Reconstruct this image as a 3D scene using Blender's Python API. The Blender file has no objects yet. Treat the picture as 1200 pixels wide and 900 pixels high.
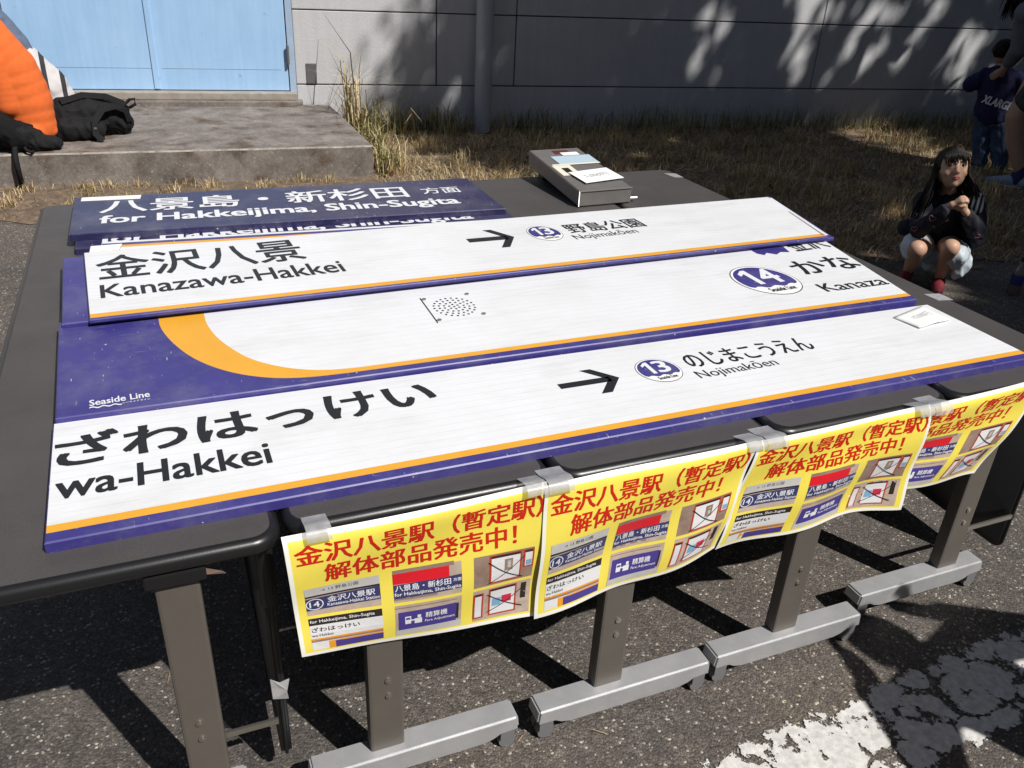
import bpy, bmesh, math, random
import numpy as np
from mathutils import Vector, Matrix, Quaternion
from mathutils import noise as pnoise

random.seed(7)
rng = np.random.default_rng(11)
scene = bpy.context.scene
COL = scene.collection
R = math.radians

# ---------------------------------------------------------------- camera, sky, sun, exposure
CAM_POS = Vector((0.41736, -1.23740, 1.63781))
CAM_R = Vector((0.925341, -0.376462, 0.044947))
CAM_U = Vector((0.138870, 0.446854, 0.883763))
CAM_F = Vector((0.352788, 0.811540, -0.465772))
cam_data = bpy.data.cameras.new("camera")
cam = bpy.data.objects.new("camera", cam_data)
COL.objects.link(cam)
m3 = Matrix((CAM_R, CAM_U, -CAM_F)).transposed()
cam.matrix_world = Matrix.Translation(CAM_POS) @ m3.to_4x4()
cam_data.sensor_width = 36.0
cam_data.lens = 990.41 / 1200 * 36
cam_data.clip_start = 0.05
cam_data.clip_end = 500
scene.camera = cam

SUN_EL = R(50)
SUN_H = Vector((0.454, -0.891)).normalized()
SUN_DIR = Vector((SUN_H.x * math.cos(SUN_EL), SUN_H.y * math.cos(SUN_EL), math.sin(SUN_EL)))
world = bpy.data.worlds.new("World")
scene.world = world
world.use_nodes = True
wn = world.node_tree
for n in list(wn.nodes):
    wn.nodes.remove(n)
sky = wn.nodes.new("ShaderNodeTexSky")
sky.sky_type = 'NISHITA'
sky.sun_disc = False
sky.sun_elevation = SUN_EL
sky.sun_rotation = math.atan2(SUN_H.x, SUN_H.y)
bg = wn.nodes.new("ShaderNodeBackground")
bg.inputs[1].default_value = 0.05
wo = wn.nodes.new("ShaderNodeOutputWorld")
wn.links.new(sky.outputs[0], bg.inputs[0])
wn.links.new(bg.outputs[0], wo.inputs[0])
sun_data = bpy.data.lights.new("sun", 'SUN')
sun_data.energy = 5.0
sun_data.angle = R(0.53)
sun_data.color = (1.0, 0.965, 0.915)
sun = bpy.data.objects.new("sun", sun_data)
sun.rotation_euler = SUN_DIR.to_track_quat('Z', 'Y').to_euler()
sun.location = (4, -6, 10)
COL.objects.link(sun)
scene.view_settings.view_transform = 'Standard'
scene.view_settings.look = 'None'
scene.view_settings.exposure = 0.06
scene.view_settings.gamma = 1.0
scene.view_settings.use_curve_mapping = False

# ---------------------------------------------------------------- materials
def lin(r, g, b):
    f = lambda c: (c / 255 / 12.92) if c / 255 <= 0.04045 else ((c / 255 + 0.055) / 1.055) ** 2.4
    return (f(r), f(g), f(b), 1.0)

def new_mat(name):
    m = bpy.data.materials.new(name)
    m.use_nodes = True
    nt = m.node_tree
    b = nt.nodes["Principled BSDF"]
    return m, nt, b

def coords(nt, scale=(1, 1, 1)):
    tc = nt.nodes.new("ShaderNodeTexCoord")
    mp = nt.nodes.new("ShaderNodeMapping")
    mp.inputs['Scale'].default_value = scale
    nt.links.new(tc.outputs['Object'], mp.inputs[0])
    return mp.outputs[0]

def noise(nt, vec, scale, detail=4, rough=0.6):
    n = nt.nodes.new("ShaderNodeTexNoise")
    n.inputs['Scale'].default_value = scale
    n.inputs['Detail'].default_value = detail
    n.inputs['Roughness'].default_value = rough
    if vec is not None:
        nt.links.new(vec, n.inputs['Vector'])
    return n.outputs[0]

def ramp(nt, val, stops):
    r = nt.nodes.new("ShaderNodeValToRGB")
    el = r.color_ramp.elements
    while len(el) < len(stops):
        el.new(0.5)
    for e, (p, c) in zip(el, stops):
        e.position = p
        e.color = c if len(c) == 4 else (*c, 1)
    nt.links.new(val, r.inputs[0])
    return r.outputs[0]

def mix(nt, fac, a, b, mode='MIX'):
    mx = nt.nodes.new("ShaderNodeMix")
    mx.data_type = 'RGBA'
    mx.blend_type = mode
    for sock, v in ((0, fac), (6, a), (7, b)):
        if hasattr(v, 'is_output'):
            nt.links.new(v, mx.inputs[sock])
        else:
            mx.inputs[sock].default_value = v
    return mx.outputs[2]

def bump(nt, b, height, strength, dist=0.01):
    bp = nt.nodes.new("ShaderNodeBump")
    bp.inputs['Strength'].default_value = strength
    bp.inputs['Distance'].default_value = dist
    nt.links.new(height, bp.inputs['Height'])
    nt.links.new(bp.outputs[0], b.inputs['Normal'])

def simple(name, col, rough=0.6, metal=0.0, spec=0.5, var=0.0, vscale=8, bmp=0.0, bscale=200, bdist=0.002, coat=0.0):
    m, nt, b = new_mat(name)
    c = col if len(col) == 4 else (*col, 1)
    b.inputs['Base Color'].default_value = c
    b.inputs['Roughness'].default_value = rough
    b.inputs['Metallic'].default_value = metal
    b.inputs['Specular IOR Level'].default_value = spec
    if coat:
        b.inputs['Coat Weight'].default_value = coat
        b.inputs['Coat Roughness'].default_value = 0.15
    if var or bmp:
        v = coords(nt)
        if var:
            f = noise(nt, v, vscale, 6, 0.65)
            lo = tuple(x * (1 - var) for x in c[:3]) + (1,)
            hi = tuple(min(1, x * (1 + var)) for x in c[:3]) + (1,)
            nt.links.new(ramp(nt, f, [(0.3, lo), (0.7, hi)]), b.inputs['Base Color'])
        if bmp:
            bump(nt, b, noise(nt, v, bscale, 3), bmp, bdist)
    return m

def scuffed(name, col, rough, scuff=(0.5, 0.5, 0.52, 1), amount=0.66, spec=0.5):
    """painted metal with scratches and rubbed spots"""
    m, nt, b = new_mat(name)
    v = coords(nt)
    st = coords(nt, (3, 60, 60))
    base = ramp(nt, noise(nt, v, 5, 5), [(0.3, tuple(x * 0.88 for x in col[:3])), (0.7, tuple(min(1, x * 1.1) for x in col[:3]))])
    s1 = ramp(nt, noise(nt, st, 7, 3, 0.5), [(amount + .06, (0, 0, 0)), (amount + 0.12, (1, 1, 1))])
    s2 = ramp(nt, noise(nt, v, 3.0, 2), [(0.5, (0, 0, 0)), (0.68, (1, 1, 1))])
    f = mix(nt, 1.0, s1, s2, 'MULTIPLY')
    c2 = mix(nt, f, base, scuff)
    hz = ramp(nt, noise(nt, v, 6.5, 7, 0.72), [(0.46, (0, 0, 0)), (0.74, (0.34, 0.34, 0.34))])
    c2 = mix(nt, hz, c2, (0.22, 0.22, 0.27, 1))
    st2 = coords(nt, (40, 5, 40))
    s3 = ramp(nt, noise(nt, st2, 5, 2, 0.5), [(amount + 0.10, (0, 0, 0)), (amount + 0.14, (0.8, 0.8, 0.8))])
    s4 = ramp(nt, noise(nt, v, 75, 1, 0.4), [(0.80, (0, 0, 0)), (0.82, (1, 1, 1))])
    c3 = mix(nt, s4, mix(nt, s3, c2, scuff), scuff)
    nt.links.new(c3, b.inputs['Base Color'])
    b.inputs['Roughness'].default_value = rough
    b.inputs['Specular IOR Level'].default_value = spec
    return m

M = {}
M['purple'] = scuffed("sign_purple_paint", lin(59, 54, 126), 0.42, amount=0.62)
M['navy'] = scuffed("sign_navy_paint", lin(42, 40, 80), 0.34, amount=0.61)
M['orange_line'] = simple("sign_orange_paint", lin(226, 164, 50), 0.45, var=0.05)
M['ink'] = simple("sign_black_ink", lin(34, 36, 40), 0.45, spec=0.3)
M['white_ink'] = simple("white_lettering", (0.74, 0.75, 0.78), 0.5)
M['edge_dark'] = simple("badge_outline_dark", (0.02, 0.015, 0.03), 0.6)  # dark outline ring of the round number badges

def white_sign_mat():
    m, nt, b = new_mat("sign_white_ribbed_plastic")
    v = coords(nt)
    sep = nt.nodes.new("ShaderNodeSeparateXYZ")
    nt.links.new(v, sep.inputs[0])
    mul = nt.nodes.new("ShaderNodeMath"); mul.operation = 'MULTIPLY'; mul.inputs[1].default_value = 1 / 0.0275
    nt.links.new(sep.outputs[1], mul.inputs[0])
    fr = nt.nodes.new("ShaderNodeMath"); fr.operation = 'FRACT'
    nt.links.new(mul.outputs[0], fr.inputs[0])
    line = ramp(nt, fr.outputs[0], [(0.0, (0, 0, 0)), (0.80, (0, 0, 0)), (0.90, (1, 1, 1)), (1.0, (0, 0, 0))])
    dirt = ramp(nt, noise(nt, v, 3.5, 6, 0.7), [(0.35, (0.715, 0.72, 0.735)), (0.62, (0.765, 0.775, 0.80))])
    spots = ramp(nt, noise(nt, v, 90, 2, 0.5), [(0.72, (0, 0, 0)), (0.78, (1, 1, 1))])
    c = mix(nt, line, dirt, (0.68, 0.685, 0.71, 1))
    sm = ramp(nt, noise(nt, coords(nt, (1.2, 5, 5)), 2.6, 7, 0.75), [(0.50, (1, 1, 1)), (0.74, (0.88, 0.87, 0.85))])
    c = mix(nt, 1.0, c, sm, 'MULTIPLY')
    sr = ramp(nt, noise(nt, coords(nt, (2.5, 70, 70)), 4, 2, 0.5), [(0.74, (1, 1, 1)), (0.78, (0.86, 0.86, 0.86))])
    c = mix(nt, 1.0, c, sr, 'MULTIPLY')
    fs = nt.nodes.new("ShaderNodeMath"); fs.operation = 'MULTIPLY'; fs.inputs[1].default_value = 0.2
    nt.links.new(spots, fs.inputs[0])
    c = mix(nt, fs.outputs[0], c, (0.45, 0.42, 0.38, 1))
    nt.links.new(c, b.inputs['Base Color'])
    b.inputs['Roughness'].default_value = 0.42
    bump(nt, b, line, 0.12, 0.001)
    return m
M['sign_white'] = white_sign_mat()

def laminate_mat():
    m, nt, b = new_mat("table_laminate")
    v = coords(nt)
    c = ramp(nt, noise(nt, v, 400, 2, 0.5), [(0.3, (0.056, 0.051, 0.050)), (0.7, (0.080, 0.074, 0.073))])
    d = ramp(nt, noise(nt, v, 4, 6, 0.7), [(0.35, (0.85, 0.85, 0.85)), (0.7, (1.12, 1.1, 1.08))])
    c = mix(nt, 1.0, c, d, 'MULTIPLY')
    nt.links.new(c, b.inputs['Base Color'])
    rr = ramp(nt, noise(nt, v, 6, 5), [(0.3, (0.42, 0.42, 0.42)), (0.7, (0.56, 0.56, 0.56))])
    nt.links.new(rr, b.inputs['Roughness'])
    bump(nt, b, noise(nt, v, 700, 2), 0.08, 0.001)
    return m
M['laminate'] = laminate_mat()
M['edge_black'] = simple("black_edge_moulding", (0.012, 0.012, 0.013), 0.34, bmp=0.05, bscale=300)
M['post'] = simple("brown_grey_painted_steel", (0.105, 0.092, 0.078), 0.5, var=0.06, vscale=12, bmp=0.04, bscale=500)
M['alu'] = simple("cast_aluminium", (0.52, 0.525, 0.535), 0.45, metal=0.5, var=0.10, vscale=14, bmp=0.06, bscale=160)
M['steel'] = simple("bright_steel", (0.45, 0.43, 0.38), 0.35, metal=0.9)
M['rubber'] = simple("black_rubber", (0.015, 0.015, 0.016), 0.6)
M['panel_black'] = simple("black_plastic_panel", (0.010, 0.010, 0.011), 0.42)
M['castor_grey'] = simple("grey_castor_plastic", (0.16, 0.16, 0.165), 0.5)

def asphalt_mat():
    m, nt, b = new_mat("asphalt")
    v = coords(nt)
    vo = nt.nodes.new("ShaderNodeTexVoronoi"); vo.inputs['Scale'].default_value = 175
    wv = nt.nodes.new("ShaderNodeVectorMath"); wv.operation = 'ADD'
    nz = nt.nodes.new("ShaderNodeTexNoise"); nz.inputs['Scale'].default_value = 60
    nt.links.new(v, nz.inputs['Vector'])
    sc = nt.nodes.new("ShaderNodeVectorMath"); sc.operation = 'SCALE'; sc.inputs['Scale'].default_value = 0.005
    nt.links.new(nz.outputs[1], sc.inputs[0])
    nt.links.new(v, wv.inputs[0]); nt.links.new(sc.outputs[0], wv.inputs[1])
    nt.links.new(wv.outputs[0], vo.inputs['Vector'])
    sepc = nt.nodes.new("ShaderNodeSeparateColor")
    nt.links.new(vo.outputs['Color'], sepc.inputs[0])
    stone = ramp(nt, sepc.outputs[0], [(0.0, (0.080, 0.070, 0.063)), (0.55, (0.125, 0.110, 0.099)), (0.86, (0.165, 0.147, 0.133)), (0.965, (0.22, 0.20, 0.175)), (0.978, (0.46, 0.43, 0.37)), (1.0, (0.58, 0.54, 0.46))])
    gap = ramp(nt, vo.outputs['Distance'], [(0.0, (1.05, 1.05, 1.05)), (0.55, (0.92, 0.92, 0.92)), (0.95, (0.38, 0.37, 0.36))])
    c = mix(nt, 1.0, stone, gap, 'MULTIPLY')
    d = ramp(nt, noise(nt, v, 1.6, 6, 0.7), [(0.3, (0.80, 0.80, 0.82)), (0.7, (1.16, 1.13, 1.08))])
    c = mix(nt, 1.0, c, d, 'MULTIPLY')
    d2 = ramp(nt, noise(nt, v, 22, 4, 0.7), [(0.35, (0.82, 0.82, 0.82)), (0.65, (1.15, 1.14, 1.12))])
    c = mix(nt, 1.0, c, d2, 'MULTIPLY')
    v2 = nt.nodes.new("ShaderNodeTexVoronoi"); v2.inputs['Scale'].default_value = 95; v2.inputs['Randomness'].default_value = 1.0
    nt.links.new(v, v2.inputs['Vector'])
    sp2 = nt.nodes.new("ShaderNodeSeparateColor"); nt.links.new(v2.outputs['Color'], sp2.inputs[0])
    pick = ramp(nt, sp2.outputs[1], [(0.93, (0, 0, 0)), (0.94, (1, 1, 1))])
    core = ramp(nt, v2.outputs['Distance'], [(0.20, (1, 1, 1)), (0.32, (0, 0, 0))])
    c = mix(nt, mix(nt, 1.0, pick, core, 'MULTIPLY'), c, ramp(nt, sp2.outputs[2], [(0.0, (0.10, 0.09, 0.085)), (0.7, (0.24, 0.21, 0.19)), (1.0, (0.42, 0.38, 0.32))]))
    stn = ramp(nt, noise(nt, v, 0.9, 5, 0.7), [(0.34, (0.70, 0.70, 0.72)), (0.5, (1.0, 1.0, 1.0)), (0.7, (1.10, 1.06, 1.0))])
    c = mix(nt, 1.0, c, stn, 'MULTIPLY')
    nt.links.new(c, b.inputs['Base Color'])
    b.inputs['Roughness'].default_value = 0.75
    inv = nt.nodes.new("ShaderNodeMath"); inv.operation = 'MULTIPLY_ADD'
    inv.inputs[1].default_value = -1.0
    nt.links.new(vo.outputs['Distance'], inv.inputs[0])
    nt.links.new(noise(nt, v, 320, 3), inv.inputs[2])
    bump(nt, b, inv.outputs[0], 0.75, 0.004)
    return m
M['asphalt'] = asphalt_mat()

def paint_mat():
    m, nt, b = new_mat("worn_road_paint")
    v = coords(nt)
    b.inputs['Base Color'].default_value = (0.62, 0.61, 0.58, 1)
    b.inputs['Roughness'].default_value = 0.7
    c = ramp(nt, noise(nt, v, 60, 4), [(0.3, (0.46, 0.45, 0.43)), (0.7, (0.70, 0.69, 0.66))])
    nt.links.new(c, b.inputs['Base Color'])
    a1 = noise(nt, v, 9, 8, 0.72)
    a2 = noise(nt, v, 70, 4, 0.7)
    ad = nt.nodes.new("ShaderNodeMath"); ad.operation = 'MULTIPLY_ADD'; ad.inputs[1].default_value = 0.45
    nt.links.new(a2, ad.inputs[0]); nt.links.new(a1, ad.inputs[2])
    # wear reaching in from the edges of the stripe (stored in its UV)
    uv = nt.nodes.new("ShaderNodeUVMap")
    sp = nt.nodes.new("ShaderNodeSeparateXYZ"); nt.links.new(uv.outputs[0], sp.inputs[0])
    e = ramp(nt, sp.outputs[1], [(0.0, (0, 0, 0)), (0.14, (1, 1, 1)), (0.86, (1, 1, 1)), (1.0, (0, 0, 0))])
    ed = nt.nodes.new("ShaderNodeMath"); ed.operation = 'MULTIPLY_ADD'; ed.inputs[1].default_value = 0.22
    nt.links.new(e, ed.inputs[0]); nt.links.new(ad.outputs[0], ed.inputs[2])
    dn = nt.nodes.new("ShaderNodeTexNoise"); dn.inputs['Scale'].default_value = 16; dn.inputs['Detail'].default_value = 3
    nt.links.new(v, dn.inputs['Vector'])
    ds = nt.nodes.new("ShaderNodeVectorMath"); ds.operation = 'SCALE'; ds.inputs['Scale'].default_value = 0.06
    nt.links.new(dn.outputs[1], ds.inputs[0])
    dv_ = nt.nodes.new("ShaderNodeVectorMath"); dv_.operation = 'ADD'; nt.links.new(v, dv_.inputs[0]); nt.links.new(ds.outputs[0], dv_.inputs[1])
    ve = nt.nodes.new("ShaderNodeTexVoronoi"); ve.feature = 'DISTANCE_TO_EDGE'; ve.inputs['Scale'].default_value = 9
    nt.links.new(dv_.outputs[0], ve.inputs['Vector'])
    vc = nt.nodes.new("ShaderNodeTexVoronoi"); vc.inputs['Scale'].default_value = 9
    nt.links.new(dv_.outputs[0], vc.inputs['Vector'])
    sc_ = nt.nodes.new("ShaderNodeSeparateColor"); nt.links.new(vc.outputs['Color'], sc_.inputs[0])
    crack = ramp(nt, ve.outputs[0], [(0.03, (0, 0, 0)), (0.16, (0.16, 0.16, 0.16))])
    m1 = nt.nodes.new("ShaderNodeMath"); m1.operation = 'ADD'; nt.links.new(ed.outputs[0], m1.inputs[0]); nt.links.new(crack, m1.inputs[1])
    m2_ = nt.nodes.new("ShaderNodeMath"); m2_.operation = 'MULTIPLY_ADD'; m2_.inputs[1].default_value = 0.13; nt.links.new(sc_.outputs[0], m2_.inputs[0]); nt.links.new(m1.outputs[0], m2_.inputs[2])
    m3_ = nt.nodes.new("ShaderNodeMath"); m3_.operation = 'SUBTRACT'; m3_.inputs[1].default_value = 0.3; nt.links.new(m2_.outputs[0], m3_.inputs[0])
    al = ramp(nt, m3_.outputs[0], [(0.705, (0, 0, 0)), (0.72, (1, 1, 1))])
    nt.links.new(al, b.inputs['Alpha'])
    bump(nt, b, a2, 0.4, 0.003)
    return m
M['paint'] = paint_mat()

def soil_mat():
    m, nt, b = new_mat("dry_soil")
    v = coords(nt)
    c = ramp(nt, noise(nt, v, 14, 8, 0.75), [(0.3, (0.09, 0.065, 0.045)), (0.5, (0.20, 0.145, 0.10)), (0.7, (0.36, 0.27, 0.18))])
    nt.links.new(c, b.inputs['Base Color'])
    b.inputs['Roughness'].default_value = 0.95
    bump(nt, b, noise(nt, v, 50, 6, 0.8), 0.9, 0.02)
    return m
M['soil'] = soil_mat()

def blade_mat(name, stops):
    m, nt, b = new_mat(name)
    g = nt.nodes.new("ShaderNodeNewGeometry")
    c = ramp(nt, g.outputs['Random Per Island'], stops)
    v = coords(nt)
    p = ramp(nt, noise(nt, v, 1.8, 4, 0.7), [(0.32, (0.62, 0.66, 0.55)), (0.68, (1.15, 1.1, 1.02))])
    c = mix(nt, 1.0, c, p, 'MULTIPLY')
    nt.links.new(c, b.inputs['Base Color'])
    b.inputs['Roughness'].default_value = 0.65
    b.inputs['Specular IOR Level'].default_value = 0.25
    return m
M['straw'] = blade_mat("dry_straw_blades", [(0.0, (0.24, 0.16, 0.09)), (0.4, (0.50, 0.365, 0.22)), (0.75, (0.66, 0.50, 0.31)), (0.9, (0.78, 0.64, 0.43)), (0.97, (0.24, 0.25, 0.08))])
M['green_blade'] = blade_mat("tall_grass_blades", [(0.0, (0.10, 0.12, 0.035)), (0.3, (0.18, 0.18, 0.06)), (0.5, (0.42, 0.34, 0.18)), (1.0, (0.66, 0.55, 0.35))])
M['leaf'] = blade_mat("tree_leaf", [(0.0, (0.03, 0.06, 0.015)), (0.6, (0.06, 0.11, 0.025)), (1.0, (0.11, 0.15, 0.04))])
M['bark'] = simple("tree_bark", (0.11, 0.08, 0.06), 0.9, var=0.35, vscale=9, bmp=0.8, bscale=30, bdist=0.02)

def wall_mat(name, base):
    m, nt, b = new_mat(name)
    v = coords(nt)
    c = ramp(nt, noise(nt, v, 1.4, 6, 0.7), [(0.3, tuple(x * 0.93 for x in base)), (0.7, tuple(x * 1.05 for x in base))])
    st = coords(nt, (9, 9, 0.6))
    s = ramp(nt, noise(nt, st, 2.2, 5, 0.65), [(0.40, (0.955, 0.955, 0.95)), (0.62, (1.01, 1.01, 1.01))])
    c = mix(nt, 1.0, c, s, 'MULTIPLY')
    nt.links.new(c, b.inputs['Base Color'])
    b.inputs['Roughness'].default_value = 0.8
    bump(nt, b, noise(nt, v, 55, 5, 0.7), 0.5, 0.006)
    return m
M['wall'] = wall_mat("sprayed_grey_wall_coat", (0.545, 0.545, 0.56))
M['groove'] = simple("joint_sealant", (0.055, 0.057, 0.065), 0.7)
M['pipe'] = simple("grey_pipe_paint", (0.44, 0.46, 0.50), 0.5, var=0.06, vscale=5)
M['vent'] = simple("grey_vent_plate", (0.16, 0.16, 0.165), 0.45, metal=0.3, var=0.1)

def door_mat():
    m, nt, b = new_mat("pale_blue_door_paint")
    v = coords(nt)
    c = ramp(nt, noise(nt, v, 2.2, 6, 0.65), [(0.3, (0.33, 0.54, 0.80)), (0.7, (0.395, 0.60, 0.86))])
    st = coords(nt, (16, 16, 1.0))
    s = ramp(nt, noise(nt, st, 1.5, 6, 0.6), [(0.38, (0.93, 0.94, 0.96)), (0.60, (1.0, 1.0, 1.0))])
    c = mix(nt, 1.0, c, s, 'MULTIPLY')
    sp = ramp(nt, noise(nt, v, 7.5, 3, 0.5), [(0.70, (1, 1, 1)), (0.76, (0.70, 0.74, 0.80))])
    c = mix(nt, 1.0, c, sp, 'MULTIPLY')
    nt.links.new(c, b.inputs['Base Color'])
    b.inputs['Roughness'].default_value = 0.5
    bump(nt, b, noise(nt, v, 3, 2), 0.15, 0.02)
    return m
M['door'] = door_mat()
M['door_frame'] = simple("pale_blue_frame_paint", (0.36, 0.47, 0.62), 0.5, var=0.08)
M['sill'] = simple("worn_metal_sill", (0.40, 0.36, 0.31), 0.5, metal=0.3, var=0.2, vscale=12)
M['dark_gap'] = simple("dark_gap", (0.02, 0.02, 0.022), 0.8)

def concrete_mat():
    m, nt, b = new_mat("weathered_concrete")
    v = coords(nt)
    c = ramp(nt, noise(nt, v, 4.5, 9, 0.78), [(0.30, (0.085, 0.070, 0.060)), (0.5, (0.19, 0.165, 0.147)), (0.70, (0.31, 0.275, 0.245))])
    s = ramp(nt, noise(nt, v, 60, 3, 0.6), [(0.3, (0.8, 0.8, 0.8)), (0.7, (1.15, 1.15, 1.15))])
    c = mix(nt, 1.0, c, s, 'MULTIPLY')
    k = ramp(nt, noise(nt, v, 75, 2, 0.5), [(0.69, (0, 0, 0)), (0.73, (1, 1, 1))])
    c = mix(nt, k, c, (0.42, 0.39, 0.34, 1))
    st = ramp(nt, noise(nt, v, 5.5, 3, 0.5), [(0.56, (1, 1, 1)), (0.68, (0.60, 0.50, 0.42))])
    c = mix(nt, 1.0, c, st, 'MULTIPLY')
    nt.links.new(c, b.inputs['Base Color'])
    b.inputs['Roughness'].default_value = 0.9
    bump(nt, b, noise(nt, v, 80, 6, 0.8), 0.6, 0.006)
    return m
M['concrete'] = concrete_mat()
M['concrete_lip'] = simple("worn_step_lip", (0.29, 0.262, 0.225), 0.9, var=0.5, vscale=22, bmp=0.6, bscale=80, bdist=0.006)

M['poster_yellow'] = simple("poster_yellow_print", lin(232, 214, 86), 0.4, var=0.03)
M['poster_white'] = simple("poster_white_margin", (0.80, 0.79, 0.72), 0.35)
M['poster_red'] = simple("poster_red_print", lin(196, 34, 16), 0.4)
M['ph_beige'] = simple("print_beige", lin(178, 160, 146), 0.4, var=0.18, vscale=25)
M['ph_brown'] = simple("print_brown_grey", lin(140, 118, 106), 0.4, var=0.22, vscale=25)
M['ph_grey'] = simple("print_light_grey", lin(186, 184, 182), 0.4, var=0.06, vscale=30)
M['ph_white'] = simple("print_white", lin(214, 214, 216), 0.4)
M['ph_navy'] = simple("print_navy", lin(54, 56, 100), 0.4)
M['ph_purple'] = simple("print_purple", lin(70, 58, 136), 0.4)
M['ph_red'] = simple("print_red", lin(206, 26, 40), 0.4)
M['ph_frame'] = simple("print_red_orange", lin(176, 56, 30), 0.4)
M['ph_black'] = simple("print_black", lin(44, 36, 34), 0.4)
M['ph_orange'] = simple("print_orange", lin(222, 150, 40), 0.4)
M['ph_blue'] = simple("print_light_blue", lin(120, 164, 196), 0.4)
M['ph_pink'] = simple("print_crimson", lin(196, 40, 70), 0.4)

def tape_mat():
    m, nt, b = new_mat("translucent_packing_tape")
    v = coords(nt)
    c = ramp(nt, noise(nt, v, 60, 4), [(0.3, (0.42, 0.42, 0.43)), (0.7, (0.58, 0.58, 0.59))])
    nt.links.new(c, b.inputs['Base Color'])
    b.inputs['Roughness'].default_value = 0.28
    b.inputs['Alpha'].default_value = 0.6
    return m
M['tape'] = tape_mat()
M['card'] = simple("cream_card", (0.80, 0.76, 0.66), 0.7)
M['white_card'] = simple("white_card", (0.82, 0.82, 0.80), 0.7)
M['pencil'] = simple("pencil_line", (0.50, 0.50, 0.52), 0.8)
M['steel_box'] = simple("brushed_steel_box", (0.24, 0.225, 0.215), 0.42, metal=0.5, var=0.1, vscale=20)
M['steel_edge'] = simple("bright_cut_edge", (0.75, 0.74, 0.72), 0.3, metal=0.8)
M['label_blue'] = simple("pale_blue_label", (0.42, 0.53, 0.62), 0.5)
M['label_cream'] = simple("cream_label", (0.74, 0.70, 0.58), 0.5)
M['red_window'] = simple("red_display_window", (0.12, 0.02, 0.015), 0.3)

M['skin'] = simple("skin", (0.50, 0.30, 0.205), 0.55, var=0.05, vscale=30)
M['lips'] = simple("lip_skin", (0.42, 0.13, 0.11), 0.5)
M['hair'] = simple("dark_hair", (0.011, 0.008, 0.007), 0.5, spec=0.2, var=0.3, vscale=60)
M['eye'] = simple("eye_dark", (0.012, 0.009, 0.008), 0.2)
M['eye_white'] = simple("eye_white", (0.6, 0.58, 0.55), 0.4)
M['jacket_black'] = simple("black_navy_jacket_cloth", (0.012, 0.013, 0.022), 0.85, var=0.2, vscale=20, bmp=0.3, bscale=60, bdist=0.006)
M['denim_pale'] = simple("pale_denim", (0.56, 0.63, 0.68), 0.9, var=0.12, vscale=40, bmp=0.3, bscale=250)
M['denim'] = simple("washed_blue_denim", (0.055, 0.085, 0.15), 0.9, var=0.45, vscale=14, bmp=0.2, bscale=200)
M['hoodie'] = simple("navy_sweatshirt_cloth", (0.013, 0.014, 0.065), 0.9, var=0.15, vscale=12, bmp=0.3, bscale=40, bdist=0.01)
M['orange_cloth'] = simple("orange_fleece", (0.72, 0.142, 0.026), 0.95, var=0.05, vscale=9, bmp=0.12, bscale=60, bdist=0.006)
M['grey_cloth'] = simple("blue_grey_jacket_cloth", (0.105, 0.135, 0.20), 0.9, var=0.12, vscale=9, bmp=0.3, bscale=16, bdist=0.02)
M['grey_shirt'] = simple("grey_shirt_cloth", (0.14, 0.15, 0.18), 0.9, var=0.12)
M['black_cloth'] = simple("black_cloth", (0.011, 0.011, 0.012), 0.95, spec=0.15, bmp=0.4, bscale=30, bdist=0.015)
M['nylon'] = simple("black_nylon", (0.011, 0.011, 0.012), 0.8, spec=0.22, bmp=0.35, bscale=26, bdist=0.012)
M['shoe_blue'] = simple("blue_grey_shoe_mesh", (0.24, 0.31, 0.40), 0.8, var=0.15, vscale=60)
M['shoe_red'] = simple("red_shoe", (0.15, 0.012, 0.02), 0.7)
M['shoe_grey'] = simple("grey_child_shoe", (0.15, 0.17, 0.17), 0.7, var=0.4, vscale=30)
M['sole'] = simple("pale_sole", (0.5, 0.48, 0.42), 0.8)
M['sock'] = simple("purple_navy_sock", (0.035, 0.025, 0.10), 0.9)
M['pink'] = simple("pink_print", (0.50, 0.17, 0.22), 0.8)
M['khaki'] = simple("dark_patterned_shorts", (0.05, 0.05, 0.05), 0.9, var=0.9, vscale=30)
M['bottle_blue'] = simple("blue_plastic_label", (0.03, 0.045, 0.20), 0.4)
M['bottle_cap'] = simple("dark_blue_cap", (0.012, 0.012, 0.08), 0.4)
M['bottle_clear'] = simple("cloudy_plastic", (0.22, 0.16, 0.14), 0.25, coat=0.5)

def striped(name, c1, c2, scale, axis=2, duty=0.6):
    m, nt, b = new_mat(name)
    v = coords(nt)
    sep = nt.nodes.new("ShaderNodeSeparateXYZ"); nt.links.new(v, sep.inputs[0])
    mul = nt.nodes.new("ShaderNodeMath"); mul.operation = 'MULTIPLY'; mul.inputs[1].default_value = scale
    nt.links.new(sep.outputs[axis], mul.inputs[0])
    fr = nt.nodes.new("ShaderNodeMath"); fr.operation = 'FRACT'; nt.links.new(mul.outputs[0], fr.inputs[0])
    c = ramp(nt, fr.outputs[0], [(0, c1), (duty - .01, c1), (duty + .01, c2), (1, c2)])
    nt.links.new(c, b.inputs['Base Color'])
    b.inputs['Roughness'].default_value = 0.9
    return m
M['stripe_shirt'] = striped("white_dark_striped_cloth", (0.55, 0.53, 0.53), (0.03, 0.03, 0.035), 9, 0, 0.72)
M['stripe_hood'] = striped("black_white_striped_cloth", (0.62, 0.62, 0.60), (0.02, 0.02, 0.02), 42, 0, 0.5)

# ---------------------------------------------------------------- object helpers
def link(o, parent=None):
    COL.objects.link(o)
    if parent is not None:
        o.parent = parent
    return o

def tag(o, label=None, cat=None, group=None, kind=None):
    if label: o["label"] = label
    if cat: o["category"] = cat
    if group: o["group"] = group
    if kind: o["kind"] = kind
    return o

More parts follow.
